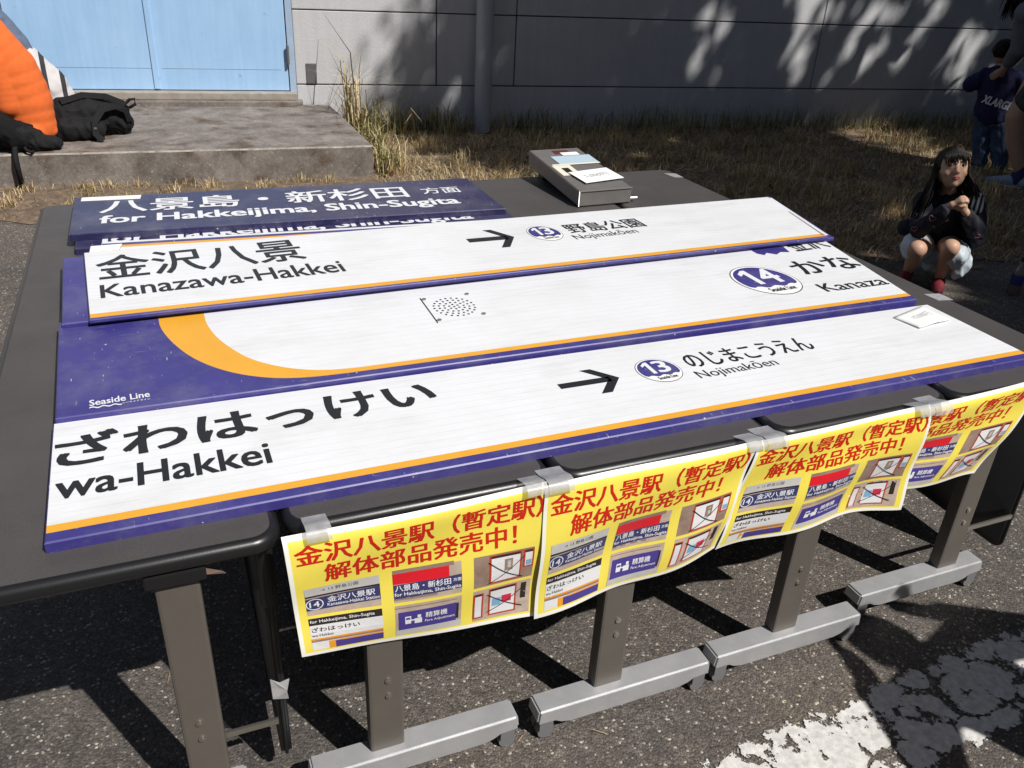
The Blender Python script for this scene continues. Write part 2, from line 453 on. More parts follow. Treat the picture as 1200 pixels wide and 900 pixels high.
def thing(name, label, cat, loc=(0, 0, 0), rz=0.0, group=None):
    o = bpy.data.objects.new(name, None)
    o.empty_display_size = 0.1
    o.location = loc
    o.rotation_euler = (0, 0, rz)
    link(o)
    return tag(o, label, cat, group)

def obj(name, bm, mats, parent=None, smooth=False, label=None):
    me = bpy.data.meshes.new(name)
    bm.normal_update()
    bm.to_mesh(me)
    bm.free()
    if not isinstance(mats, (list, tuple)):
        mats = [mats]
    for m in mats:
        me.materials.append(m)
    if smooth:
        me.polygons.foreach_set("use_smooth", [True] * len(me.polygons))
    o = link(bpy.data.objects.new(name, me), parent)
    if label: o["label"] = label
    return o

def copy_tree(o, parent=None):
    c = o.copy()
    COL.objects.link(c)
    if parent is not None:
        c.parent = parent
    for ch in list(o.children):
        copy_tree(ch, c)
    return c

def box(bm, c, s, rot=None, bevel=0.0, mat=0):
    r = bmesh.ops.create_cube(bm, size=1.0)
    vs = r['verts']
    mtx = Matrix.Translation(Vector(c)) @ (rot.to_4x4() if rot is not None else Matrix.Identity(4)) @ Matrix.Diagonal((*s, 1))
    bmesh.ops.transform(bm, matrix=mtx, verts=vs)
    fs = set(f for v in vs for f in v.link_faces)
    for f in fs: f.material_index = mat
    if bevel > 0:
        es = list(set(e for v in vs for e in v.link_edges))
        bmesh.ops.bevel(bm, geom=es, offset=bevel, segments=2, affect='EDGES', profile=0.6)

def cyl(bm, a, b, r, n=20, mat=0, r2=None):
    a, b = Vector(a), Vector(b)
    d = b - a
    res = bmesh.ops.create_cone(bm, cap_ends=True, segments=n, radius1=r, radius2=r if r2 is None else r2, depth=d.length)
    q = d.to_track_quat('Z', 'Y').to_matrix().to_4x4()
    bmesh.ops.transform(bm, matrix=Matrix.Translation((a + b) / 2) @ q, verts=res['verts'])
    for v in res['verts']:
        for f in v.link_faces: f.material_index = mat

def tube(bm, pts, r, n=8, mat=0, taper=None):
    pts = [Vector(p) for p in pts]
    rings = []
    up = Vector((0, 0, 1))
    for i, p in enumerate(pts):
        t = (pts[min(i + 1, len(pts) - 1)] - pts[max(i - 1, 0)]).normalized()
        s = t.cross(up)
        if s.length < 1e-3: s = t.cross(Vector((1, 0, 0)))
        s.normalize(); w = s.cross(t)
        rr = r if taper is None else r * taper[i]
        rings.append([bm.verts.new(p + (s * math.cos(2 * math.pi * k / n) + w * math.sin(2 * math.pi * k / n)) * rr) for k in range(n)])
    for i in range(len(rings) - 1):
        for k in range(n):
            f = bm.faces.new((rings[i][k], rings[i][(k + 1) % n], rings[i + 1][(k + 1) % n], rings[i + 1][k]))
            f.material_index = mat; f.smooth = True
    for rg in (rings[0], rings[-1]):
        try: bm.faces.new(rg).material_index = mat
        except ValueError: pass

def poly(bm, pts, mat=0):
    f = bm.faces.new([bm.verts.new(Vector(p)) for p in pts])
    f.material_index = mat
    return f

_txt_cache = {}
def text_geo(s, bold=0.0, res=3):
    """outline text as triangles normalised to its bounding box; returns (verts Nx2 in 0..1, faces, aspect)"""
    key = (s, bold, res)
    if key in _txt_cache: return _txt_cache[key]
    cu = bpy.data.curves.new("t", 'FONT')
    cu.body = s; cu.size = 1.0; cu.offset = bold; cu.resolution_u = res
    cu.fill_mode = 'FRONT'
    o = bpy.data.objects.new("t", cu)
    COL.objects.link(o)
    dg = bpy.context.evaluated_depsgraph_get()
    dg.update()
    ev = o.evaluated_get(dg)
    me = ev.to_mesh()
    n = len(me.vertices)
    co = np.empty(n * 3); me.vertices.foreach_get("co", co)
    co = co.reshape(-1, 3)[:, :2]
    faces = [tuple(p.vertices) for p in me.polygons]
    ev.to_mesh_clear()
    bpy.data.objects.remove(o); bpy.data.curves.remove(cu)
    mn, mx = co.min(0), co.max(0)
    out = ((co - mn) / (mx - mn), faces, (mx - mn)[0] / (mx - mn)[1])
    _txt_cache[key] = out
    return out

def put_text(bm, s, fn, bold=0.0, mat=0, res=3):
    """fn maps (u,v) in 0..1 (and a tiny lift) to a 3D point; bold strokes come from copies shifted by a few hundredths of an em"""
    uv, faces, asp = text_geo(s, 0.0, res)
    if bold > 0:
        by = bold * 0.8; bx = by / asp
        sh = [(0, 0), (-bx, -by * .6), (bx, -by * .6), (-bx, by * .6), (bx, by * .6)]
    else: sh = [(0, 0)]
    for k, (dx, dy) in enumerate(sh):
        sx = 1 - 2 * abs(dx) * (1 if bold else 0); 
        vs = []
        for u, v in uv:
            p = Vector(fn(0.5 + (u - 0.5) * (1 - 2 * (bold * 0.8 / asp if bold else 0)) + dx, v + dy))
            vs.append(p)
        vv = [bm.verts.new(p + LIFT[0] * (0.00008 * k)) for p in vs]
        for f in faces:
            try:
                bm.faces.new([vv[i] for i in f]).material_index = mat
            except ValueError: pass
LIFT = [Vector((0, 0, 1))]

def affine(p0, p1, h, z, shear=0.0):
    """text quad on a horizontal plane: baseline p0->p1 (xy), height h across"""
    p0, p1 = Vector(p0), Vector(p1)
    d = p1 - p0
    n = Vector((-d.y, d.x)).normalized()
    return lambda u, v: (p0.x + d.x * u + (n.x * h + shear) * v, p0.y + d.y * u + n.y * h * v, z)

_b = bmesh.new(); bmesh.ops.create_icosphere(_b, subdivisions=3, radius=1.0)
_b.verts.ensure_lookup_table()
ICO_V = np.array([tuple(v.co) for v in _b.verts]); ICO_F = np.array([[v.index for v in f.verts] for f in _b.faces])
_b.free()
def blob(chains, voxel=0.01, smooth=4, ellips=(), fold=None):
    """one continuous surface from sphere-swept chains [(pos, radius), ...] and ellipsoids (pos, radii[, rot])"""
    VV, FF = [], []
    def sph(p, r3, rot=None):
        q = ICO_V * np.array(r3)
        if rot is not None: q = q @ np.array(rot).T
        FF.append(ICO_F + len(VV) * len(ICO_V)); VV.append(q + np.array(p))
    for ch in chains:
        for i, (p, r) in enumerate(ch):
            sph(p, (r, r, r))
            if i:
                q, r0 = ch[i - 1]
                a, b = Vector(q), Vector(p)
                d = (b - a).length
                if d > 1e-5:
                    k = max(1, int(d / (min(r, r0) * 0.35)))
                    for j in range(1, k):
                        t = j / k
                        rr = r0 + (r - r0) * t
                        sph(a.lerp(b, t), (rr, rr, rr))
    for e in ellips:
        sph(*e)
    me = bpy.data.meshes.new("tmp")
    V_ = np.concatenate(VV).astype(np.float32); F_ = np.concatenate(FF).astype(np.int32)
    me.vertices.add(len(V_)); me.vertices.foreach_set("co", V_.ravel())
    me.loops.add(F_.size); me.loops.foreach_set("vertex_index", F_.ravel())
    me.polygons.add(len(F_)); me.polygons.foreach_set("loop_start", np.arange(len(F_), dtype=np.int32) * 3)
    me.update(calc_edges=True)
    o = bpy.data.objects.new("tmp", me)
    COL.objects.link(o)
    md = o.modifiers.new("r", 'REMESH'); md.mode = 'VOXEL'; md.voxel_size = voxel
    if smooth:
        ms = o.modifiers.new("s", 'SMOOTH'); ms.iterations = smooth; ms.factor = 0.5
    dg = bpy.context.evaluated_depsgraph_get(); dg.update()
    ev = o.evaluated_get(dg)
    m2 = bpy.data.meshes.new_from_object(ev)
    bpy.data.objects.remove(o); bpy.data.meshes.remove(me)
    if fold:
        amp, fr = fold
        n_ = len(m2.vertices)
        co = np.empty(n_ * 3, np.float32); m2.vertices.foreach_get("co", co); co = co.reshape(-1, 3)
        no = np.empty(n_ * 3, np.float32); m2.vertex_normals.foreach_get("vector", no); no = no.reshape(-1, 3)
        d_ = np.empty((n_, 1), np.float32)
        for i_, (x, y, z) in enumerate(co.tolist()):
            q = Vector((x * fr + 0.35 * fr * z, y * fr, z * fr * 0.62))
            d_[i_] = (0.55 - abs(pnoise.noise(q)) * 2.0) + 0.4 * pnoise.noise(q * 2.3 + Vector((5, 1, 3)))
        m2.vertices.foreach_set("co", (co + no * amp * d_).ravel())
        m2.update()
    m2.polygons.foreach_set("use_smooth", [True] * len(m2.polygons))
    return m2

def meshobj(name, me, mat, parent=None, label=None):
    me.name = name
    me.materials.clear()
    me.materials.append(mat)
    o = link(bpy.data.objects.new(name, me), parent)
    if label: o["label"] = label
    return o

def np_mesh(name, verts, faces_flat, loop_counts, mat, parent=None):
    me = bpy.data.meshes.new(name)
    nv = len(verts); nl = len(faces_flat); nf = len(loop_counts)
    me.vertices.add(nv); me.vertices.foreach_set("co", np.asarray(verts, dtype=np.float32).ravel())
    me.loops.add(nl); me.loops.foreach_set("vertex_index", np.asarray(faces_flat, dtype=np.int32))
    me.polygons.add(nf)
    st = np.concatenate([[0], np.cumsum(loop_counts)[:-1]]).astype(np.int32)
    me.polygons.foreach_set("loop_start", st)
    me.update(calc_edges=True); me.validate()
    me.materials.append(mat)
    return link(bpy.data.objects.new(name, me), parent)

# ---------------------------------------------------------------- ground
def sheet(name, pts, z, mat, kind='structure'):
    bm = bmesh.new()
    poly(bm, [(x, y, z) for x, y in pts])
    o = obj(name, bm, mat)
    return tag(o, kind=kind)

sheet("asphalt_ground", [(-150, -150), (150, -150), (150, 150), (-150, 150)], 0.0, M['asphalt'])

EDGE = [(-30, 4.35), (-0.6, 4.4), (0.6, 4.35), (2.0, 4.15), (2.9, 3.6), (3.7, 2.75), (4.4, 2.42), (5.2, 2.2), (7, 2.0), (30, 1.6)]
def grass_edge(x):
    for (x0, y0), (x1, y1) in zip(EDGE, EDGE[1:]):
        if x0 <= x <= x1:
            return y0 + (y1 - y0) * (x - x0) / (x1 - x0)
    return 4.0
WALL_A = -0.1418
WO = Vector((2.82, 6.466, 0)); WA = Vector((math.cos(WALL_A), math.sin(WALL_A), 0)); WN = Vector((math.sin(WALL_A), -math.cos(WALL_A), 0))
def wall_y(x):
    return WO.y + (x - WO.x) * math.tan(WALL_A)
def bank_z(x, y):
    e = grass_edge(x); w = wall_y(x)
    t = max(0.0, min(1.0, (y - e) / 0.5))
    return 0.006 + 0.022 * t + 0.03 * max(0, (y - e) / max(0.5, w - e)) + 0.012 * t * math.sin(x * 3.1 + y * 2.3) * math.sin(y * 4.7 - x)

bm = bmesh.new()
NX, NY = 180, 40
grid = []
for i in range(NX + 1):
    x = -8 + 26 * i / NX
    e = grass_edge(x) + 0.05 * math.sin(x * 9) + 0.04 * math.sin(x * 23 + 1); w = wall_y(x) + 0.15
    col = []
    for j in range(NY + 1):
        y = e + (w - e) * j / NY
        col.append(bm.verts.new((x, y, 0.004 if j == 0 else bank_z(x, y))))
    grid.append(col)
for i in range(NX):
    for j in range(NY):
        bm.faces.new((grid[i][j], grid[i + 1][j], grid[i + 1][j + 1], grid[i][j + 1]))
o = obj("soil_bank", bm, M['soil'], smooth=True); tag(o, kind='structure')

# worn white painted stripe
bm = bmesh.new()
uvl = bm.loops.layers.uv.new("UVMap")
far = [(1.30, -0.235), (1.5, -0.205), (1.858, -0.185), (2.125, -0.165), (2.467, -0.155), (4.5, -0.07)]
near = [(1.33, -0.46), (1.55, -0.45), (1.85, -0.43), (2.1, -0.41), (2.44, -0.38), (4.5, -0.29)]
fv = [bm.verts.new((x, y, 0.004)) for x, y in far]; nv = [bm.verts.new((x, y, 0.004)) for x, y in near]
for i in range(len(far) - 1):
    f = bm.faces.new((nv[i], nv[i + 1], fv[i + 1], fv[i]))
    for l, uv in zip(f.loops, ((0, 0), (1, 0), (1, 1), (0, 1))): l[uvl].uv = uv
o = obj("road_marking", bm, M['paint']); tag(o, kind='structure')

# ---------------------------------------------------------------- building
bld = thing("building", "grey panelled building wall with pale blue double doors and a drainpipe", "building", (WO.x, WO.y, 0), WALL_A)
# local frame: x along the wall, -y out towards the camera, z up
S0, S1 = -9.0, 14.0
DL, DR = -3.40, -1.245           # door opening
def wall_panel(name, x0, x1, z0, z1, rec=0.0):
    bm = bmesh.new()
    box(bm, ((x0 + x1) / 2, 0.06 + rec, (z0 + z1) / 2), (x1 - x0, 0.12, z1 - z0), bevel=0.006)
    return obj(name, bm, M['wall'], bld)
bm = bmesh.new()
box(bm, ((DR + S1) / 2, 0.114, 2.5), (S1 - DR, 0.2, 5.0))
box(bm, ((S0 + DL) / 2, 0.114, 2.5), (DL - S0, 0.2, 5.0))
box(bm, ((DL + DR) / 2, 0.114, 3.6), (DR - DL, 0.2, 2.8))
obj("backing_wall", bm, M['groove'], bld)
bm = bmesh.new()
box(bm, ((S0 + S1) / 2, 3.7, 5.1), (S1 - S0 + 0.2, 7.6, 0.2))
box(bm, (S0 + 0.1, 3.7, 2.5), (0.2, 7.0, 5.0)); box(bm, (S1 - 0.1, 3.7, 2.5), (0.2, 7.0, 5.0)); box(bm, ((S0 + S1) / 2, 7.3, 2.5), (S1 - S0 - 0.41, 0.2, 5.0))
obj("roof", bm, M['wall'], bld)
G = 0.0052
JF = DR + 0.06
for x0, x1 in ((JF, S1), (S0, DL - 0.06)):
    wall_panel("base_course", x0, x1, -0.2, 0.428 - G, 0.004)
zs = [0.428, 1.03, 1.63, 2.23, 2.83, 3.43, 4.03, 4.63, 5.0]
for r_, (z0, z1) in enumerate(zip(zs, zs[1:])):
    cuts = [JF, 0.045, 0.77, 3.875, 7.0, 10.2, S1]
    for a, b in zip(cuts, cuts[1:]):
        wall_panel("wall_panel", a + (G if a != JF else 0), b - G, z0 + G, z1 - G)
    wall_panel("wall_panel", S0, DL - 0.06, z0 + G, z1 - G)
    if z0 > 2.2: wall_panel("wall_panel", DL - 0.055, DR + 0.055, z0 + G, z1 - G)
bm = bmesh.new()
ZS = 0.375
for x in (DL - 0.03, DR + 0.03):
    box(bm, (x, 0.05, (0.30 + 2.24) / 2), (0.055, 0.11, 2.24 - 0.30), bevel=0.004)
box(bm, ((DL + DR) / 2, 0.05, 2.20), (DR - DL - 0.006, 0.11, 0.06), bevel=0.004)
obj("door_frame", bm, M['door_frame'], bld)
mid = -2.34
for k, (x0, x1) in enumerate(((DL + 0.006, mid - 0.004), (mid + 0.004, DR - 0.006))):
    bm = bmesh.new()
    box(bm, ((x0 + x1) / 2, 0.028, (ZS + 2.165) / 2), (x1 - x0, 0.05, 2.165 - ZS), bevel=0.004)
    if k == 1:
        box(bm, (mid + 0.012, -0.003, (ZS + 2.165) / 2), (0.045, 0.012, 2.15 - ZS), bevel=0.003)
    d = obj("door", bm, M['door'], bld)
    bm = bmesh.new()
    box(bm, ((x0 + x1) / 2, 0.0018, 0.548), (x1 - x0 - (0.12 if k else 0.02), 0.002, 0.004))
    obj("kick_plate_edge", bm, M['door_frame'], d)
    hx = x1 - 0.004 if k else x0 + 0.004
    for hz in (0.67, 1.85):
        bm = bmesh.new()
        cyl(bm, (hx + (0.012 if k else -0.012), -0.028, hz - 0.075), (hx + (0.012 if k else -0.012), -0.028, hz + 0.075), 0.012, 14)
        box(bm, (hx + (0.012 if k else -0.012), -0.012, hz), (0.012, 0.03, 0.13))
        obj("hinge", bm, M['vent'], d)
    bm = bmesh.new()
    sgn = 1 if k else -1
    cyl(bm, (mid + sgn * 0.09, 0.02, 1.15), (mid + sgn * 0.09, -0.035, 1.15), 0.012)
    cyl(bm, (mid + sgn * 0.09, -0.035, 1.15), (mid + sgn * 0.20, -0.035, 1.15), 0.010)
    obj("handle", bm, M['steel'], d)
bm = bmesh.new(); box(bm, ((DL + DR) / 2, 0.09, 1.2), (DR - DL - 0.01, 0.02, 1.9)); obj("door_gap", bm, M['dark_gap'], bld)
bm = bmesh.new()
box(bm, ((DL + DR) / 2 + 0.02, -0.012, 0.338), (DR - DL + 0.07, 0.16, 0.062), bevel=0.008)
obj("door_sill", bm, M['sill'], bld)
bm = bmesh.new()
box(bm, (-2.32, -0.03, 0.278), (2.35, 0.22, 0.056), bevel=0.01)
obj("threshold", bm, M['concrete'], bld)
bm = bmesh.new()
box(bm, (-1.055, -0.004, 0.52), (0.088, 0.008, 0.165), bevel=0.002)
for dx in (-.034, .034):
    for dz in (-.07, .07): cyl(bm, (-1.055 + dx, -0.008, 0.52 + dz), (-1.055 + dx, -0.011, 0.52 + dz), 0.005, 8)
obj("vent_plate", bm, M['vent'], bld)
bm = bmesh.new()
cyl(bm, (0.455, -0.12, 0.01), (0.455, -0.12, 5.0), 0.076, 32)
for z in (1.65, 3.4):
    cyl(bm, (0.455, -0.12, z), (0.455, -0.12, z + 0.04), 0.083, 32); box(bm, (0.455, -0.03, z + .02), (0.05, 0.08, 0.03))
obj("drainpipe", bm, M['pipe'], bld, smooth=False)
for p in bld.children[-1].data.polygons: p.use_smooth = abs(p.normal.z) < 0.5

# ---------------------------------------------------------------- concrete step
st = thing("concrete_step", "long weathered concrete step below the blue doors", "step", (0, 0, 0))
bm = bmesh.new()
fl, fr = Vector((-9.0, 5.665)), Vector((1.895, 4.935))
br = Vector((1.905, wall_y(1.905) - 0.03)); bl_ = Vector((-8.0, wall_y(-8.0) - 0.03))
N = 90
zt = 0.25
top_f, low_f, top_b = [], [], []
for i in range(N + 1):
    t = i / N
    p = fl.lerp(fr, t); q = bl_.lerp(br, t)
    w = 0.006 * math.sin(i * 2.1) * math.sin(i * 0.7)
    top_f.append((p.x, p.y + w, zt + 0.3 * w)); low_f.append((p.x, p.y + w * 0.4, -0.1)); top_b.append((q.x, q.y, zt + 0.012))
vf = [bm.verts.new(p) for p in top_f]; vl = [bm.verts.new(p) for p in low_f]; vb = [bm.verts.new(p) for p in top_b]
lip = [bm.verts.new((p[0] + .001, p[1] + 0.012, zt + 0.005)) for p in top_f]
lipd = [bm.verts.new((p[0], p[1] - 0.004, zt - 0.004)) for p in top_f]
for i in range(N):
    bm.faces.new((lip[i], lip[i + 1], vb[i + 1], vb[i]))
    for a, b in ((vf, lip), (lipd, vf)):
        f = bm.faces.new((a[i], a[i + 1], b[i + 1], b[i])); f.material_index = 1
    bm.faces.new((vl[i], vl[i + 1], lipd[i + 1], lipd[i]))
e0 = bm.verts.new((br.x, br.y, -0.1))
bm.faces.new((vl[N], e0, vb[N], lip[N], vf[N], lipd[N]))
obj("slab", bm, [M['concrete'], M['concrete_lip']], st)

# ---------------------------------------------------------------- folding tables
W, L, H = 0.5341, 2.2189, 0.70
def rrect(x0, y0, x1, y1, r, n=8):
    pts = []
    for cx, cy, a0 in ((x1 - r, y0 + r, -90), (x1 - r, y1 - r, 0), (x0 + r, y1 - r, 90), (x0 + r, y0 + r, 180)):
        for k in range(n + 1):
            a = R(a0 + 90 * k / n)
            pts.append((cx + r * math.cos(a), cy + r * math.sin(a)))
    return pts
def loft(bm, loops, cap0=False, cap1=False, mat=0):
    rings = [[bm.verts.new(p) for p in lp] for lp in loops]
    n = len(rings[0])
    for a, b in zip(rings, rings[1:]):
        for k in range(n):
            f = bm.faces.new((a[k], a[(k + 1) % n], b[(k + 1) % n], b[k])); f.material_index = mat; f.smooth = True
    if cap0: bm.faces.new(rings[0][::-1]).material_index = mat
    if cap1: bm.faces.new(rings[-1]).material_index = mat

def make_table():
    t = thing("folding_table", "x", "table")
    g = 0.0025
    x0, x1, y0, y1 = g, W - g, 0.0, L
    TH = 0.034
    bm = bmesh.new()
    ins = 0.016
    loops = []
    for k in range(9):
        a = math.pi * k / 8
        off = ins - ins * math.sin(a) 
        z = H - TH / 2 + (TH / 2) * -math.cos(a) 
        loops.append([(x, y, z) for x, y in rrect(x0 + off, y0 + off, x1 - off, y1 - off, 0.052 - off)])
    loops.append([(x, y, H - 0.0012) for x, y in rrect(x0 + ins + .006, y0 + ins + .006, x1 - ins - .006, y1 - ins - .006, 0.03)])
    loft(bm, loops, cap0=True)
    obj("edge_moulding", bm, M['edge_black'], t)
    bm = bmesh.new()
    i2 = ins + 0.001
    lo = rrect(x0 + i2, y0 + i2, x1 - i2, y1 - i2, 0.052 - ins)
    loft(bm, [[(x, y, H - 0.006) for x, y in lo], [(x, y, H + 0.0004) for x, y in lo]], cap1=True)
    for f in bm.faces: f.smooth = False
    obj("table_top", bm, M['laminate'], t)
    px = W / 2 - 0.082
    for y, sg in ((0.035, 1), (L - 0.035, -1)):
        bm = bmesh.new()
        box(bm, (px, y, (0.09 + 0.645) / 2), (0.074, 0.036, 0.645 - 0.09), bevel=0.006)
        p = obj("leg", bm, M['post'], t)
        for z in (0.293, 0.250):
            bm = bmesh.new()
            yy = y - sg * 0.018
            cyl(bm, (px + 0.004, yy, z), (px + 0.004, yy - sg * 0.0035, z), 0.0068, 14); cyl(bm, (px + 0.004, yy - sg * .0035, z), (px + 0.004, yy - sg * 0.005, z), 0.003, 6)
            obj("bolt", bm, M['steel'], p)
        bm = bmesh.new()
        box(bm, (px, y + sg * 0.03, 0.652), (0.10, 0.12, 0.026), bevel=0.003)
        obj("top_bracket", bm, M['panel_black'], t)
        # cast foot: flat bar with notched ends over the castors
        bm = bmesh.new()
        xa, xb = 0.005, 0.470
        prof = [(xa, 0.058), (xa + 0.004, 0.094), (xb - 0.004, 0.094), (xb, 0.058), (xb - 0.045, 0.056), (xb - 0.062, 0.046), (xb - 0.085, 0.040), (xa + 0.085, 0.040), (xa + 0.062, 0.046), (xa + 0.045, 0.056)]
        hw = 0.029
        fr_ = [bm.verts.new((x, y - hw, z)) for x, z in prof]; bk = [bm.verts.new((x, y + hw, z)) for x, z in prof]
        bm.faces.new(fr_); bm.faces.new(bk[::-1])
        n = len(prof)
        for k in range(n): bm.faces.new((fr_[(k + 1) % n], fr_[k], bk[k], bk[(k + 1) % n]))
        bmesh.ops.recalc_face_normals(bm, faces=bm.faces)
        es = [e for e in bm.edges if all(v.co.z > 0.057 for v in e.verts)]
        bmesh.ops.bevel(bm, geom=es, offset=0.0045, segments=2, affect='EDGES')
        ft = obj("foot", bm, M['alu'], t)
        for cx in (xa + 0.026, xb - 0.026):
            bm = bmesh.new()
            for dy in (-0.013, 0.013):
                cyl(bm, (cx, y + dy - 0.009, 0.020), (cx, y + dy + 0.009, 0.020), 0.020, 20)
            box(bm, (cx, y, 0.046), (0.030, 0.006, 0.04))
            box(bm, (cx, y - 0.023, 0.044), (0.034, 0.003, 0.036))
            obj("castor", bm, M['castor_grey'], ft)
    bm = bmesh.new()
    box(bm, (px, L / 2, 0.635), (0.05, L - 0.14, 0.045), bevel=0.004)
    box(bm, (px + 0.17, L / 2, 0.650), (0.02, L - 0.3, 0.02))
    obj("under_frame", bm, M['panel_black'], t)
    return t

tables = []
proto = make_table()
tl = ["leftmost table of the row, bare at its left end and front left corner",
      "second table from the left, carrying the first yellow poster at its front",
      "middle table of the five, carrying the second yellow poster at its front",
      "fourth table from the left, carrying the third yellow poster at its front",
      "rightmost table of the row, beside the crouching girl, with a bare right margin"]
offs = [(0, -0.014), (0, 0.004), (0, 0.0), (0, 0.004), (0, 0.0)]
for k in range(5):
    t = proto if k == 0 else copy_tree(proto)
    t.location = (k * W + offs[k][0], offs[k][1], 0)
    t.rotation_euler = (0, 0, 0)
    if k == 0:                       # this table stands the other way round
        t.location = (W, L - 0.014, 0); t.rotation_euler = (0, 0, math.pi)
    t["label"] = tl[k]; t["category"] = "table"; t["group"] = "dark folding tables pushed together in a row"
    front = [c for c in t.children if c.name.split('.')[0] in ('leg', 'top_bracket', 'foot')]
    nearset = sorted(front, key=lambda c: (c.name.split('.')[0], sum(v.co.y for v in c.data.vertices) / len(c.data.vertices)))
    seen = set()
    LEGX = (None, 0.703, 1.232, 1.748, 2.365); FOOTX = (None, 0.536, 1.042, 1.524, 2.030); LEGY = (None, -0.002, -0.002, -0.002, 0.052); FOOTY = (None, -0.012, -0.016, -0.014, 0.045)
    for c in nearset:
        kind = c.name.split('.')[0]
        if kind in seen or k == 0 or kind == 'top_bracket': continue
        seen.add(kind)
        if kind == 'foot': c.location = (FOOTX[k] - k * W - 0.005, FOOTY[k] - 0.035, 0)
        else: c.location = (LEGX[k] - k * W - (W / 2 - 0.082), LEGY[k] - 0.035, 0)
    if k == 0:
        for c in front:
            if c.name.startswith('foot'): c.location.x += 0.11
    tables.append(t)
def table_panel(t, x):
    bm = bmesh.new()
    lo = [(y, z) for y, z in rrect(0.055, 0.075, L - 0.055, 0.60, 0.03)]
    loft(bm, [[(x - 0.011, y, z) for y, z in lo], [(x + 0.011, y, z) for y, z in lo]], True, True)
    for f in bm.faces: f.smooth = False
    bmesh.ops.recalc_face_normals(bm, faces=bm.faces)
    bmesh.ops.bevel(bm, geom=[e for e in bm.edges if abs(e.verts[0].co.x - e.verts[1].co.x) < 1e-5], offset=0.008, segments=3, affect='EDGES')
    obj("modesty_panel", bm, M['panel_black'], t, smooth=True)
    for y in (0.07, L - 0.07):
        bm = bmesh.new()
        cyl(bm, (x, y, 0.50), (x, y, 0.655), 0.016, 16)
        obj("panel_hinge", bm, M['panel_black'], t)
    bm = bmesh.new()
    lg = W / 2 - 0.082 + (0.037 if x > 0.2 else -0.037)
    yb = 0.055 if x > 0.2 else L - 0.055
    xe = x - 0.01 if x > 0.2 else x + 0.01
    box(bm, ((lg + xe) / 2, yb, 0.20), (abs(lg - xe), 0.006, 0.014))
    obj("stay_bar", bm, M['steel'], t)
table_panel(tables[0], W - 0.5)
table_panel(tables[4], 0.475)

# ---------------------------------------------------------------- signs
GROUP_S = "station sign boards laid across the tables"
def sign_board(name, label, FL, FR, BR, BL, zt, th, stripes, side, patches=None):
    """board from its four corners; stripes = [(metres from the front edge, material index)]; ends with the rest of the face"""
    t = thing(name, label, "sign", (FL[0], FL[1], H), 0, GROUP_S)
    org = Vector((FL[0], FL[1], H))
    def P(x, y, z): return (x - org.x, y - org.y, z)
    c = [Vector(p) for p in (FL, FR, BR, BL)]
    def at(u, v):
        a = c[0].lerp(c[1], u); b = c[3].lerp(c[2], u)
        return a.lerp(b, v)
    dep = ((c[3] - c[0]).length + (c[2] - c[1]).length) / 2
    ch = 0.0025
    bm = bmesh.new()
    mats = [side, M['orange_line'], M['sign_white'], M['purple'], M['navy']]
    cu, cv = ch / (c[1] - c[0]).length, ch / dep
    # sides with a small chamfer
    rings = []
    for z, uu, vv in ((zt - th, 0, 0), (zt - ch, 0, 0), (zt, cu, cv)):
        rings.append([P(*at(a, b), z) for a, b in ((uu, vv), (1 - uu, vv), (1 - uu, 1 - vv), (uu, 1 - vv))])
    rv = [[bm.verts.new(p) for p in r_] for r_ in rings]
    for a, b in zip(rv, rv[1:]):
        for k in range(4):
            bm.faces.new((a[k], a[(k + 1) % 4], b[(k + 1) % 4], b[k])).material_index = 0
    bm.faces.new(rv[0][::-1])
    if patches is None:
        v0 = cv; 
        for dist, mi in stripes:
            v1 = min(1 - cv, dist / dep) if dist else 1 - cv
            q = [P(*at(a, b), zt) for a, b in ((cu, v0), (1 - cu, v0), (1 - cu, v1), (cu, v1))]
            poly(bm, q, mi)
            v0 = v1
    else:
        for pts, mi in patches: poly(bm, [P(x, y, zt) for x, y in pts], mi)
    bmesh.ops.remove_doubles(bm, verts=bm.verts, dist=1e-5)
    obj("panel", bm, mats, t)
    t["_z"] = zt
    return t, P

def letter(t, P, name, items, mat, dz=0.0008):
    bm = bmesh.new()
    zt = t["_z"] + dz
    for s, p0, p1, h, bold in items:
        f = affine(p0, p1, h, 0)
        put_text(bm, s, lambda u, v: P(f(u, v)[0], f(u, v)[1], zt), bold)
    return obj(name, bm, mat, t)

def flat(t, P, name, polys, mat, dz=0.0008, parent=None):
    bm = bmesh.new()
    zt = t["_z"] + dz
    for pts in polys: poly(bm, [P(x, y, zt) for x, y in pts])
    return obj(name, bm, mat, parent or t)

def arrow(c, hx, hy, rot=0.0, tk=0.2):
    """right-pointing arrow: shaft plus open chevron head"""
    x0, x1 = c[0] - hx, c[0] + hx
    y = c[1]
    s = hy * tk
    k = hx * 0.62
    return [[(x0, y - s), (x1 - hx * .3, y - s), (x1 - hx * .3, y + s), (x0, y + s)],
            [(x1, y), (x1 - k, y + hy), (x1 - k - hx * .36, y + hy), (x1 - hx * .36 - .0, y), (x1 - k - hx * .36, y - hy), (x1 - k, y - hy)]]

def ell(c, rx, ry, a0=0, a1=360, n=40):
    return [(c[0] + rx * math.cos(R(a0 + (a1 - a0) * k / n)), c[1] + ry * math.sin(R(a0 + (a1 - a0) * k / n))) for k in range(n + (1 if a1 - a0 < 360 else 0))]

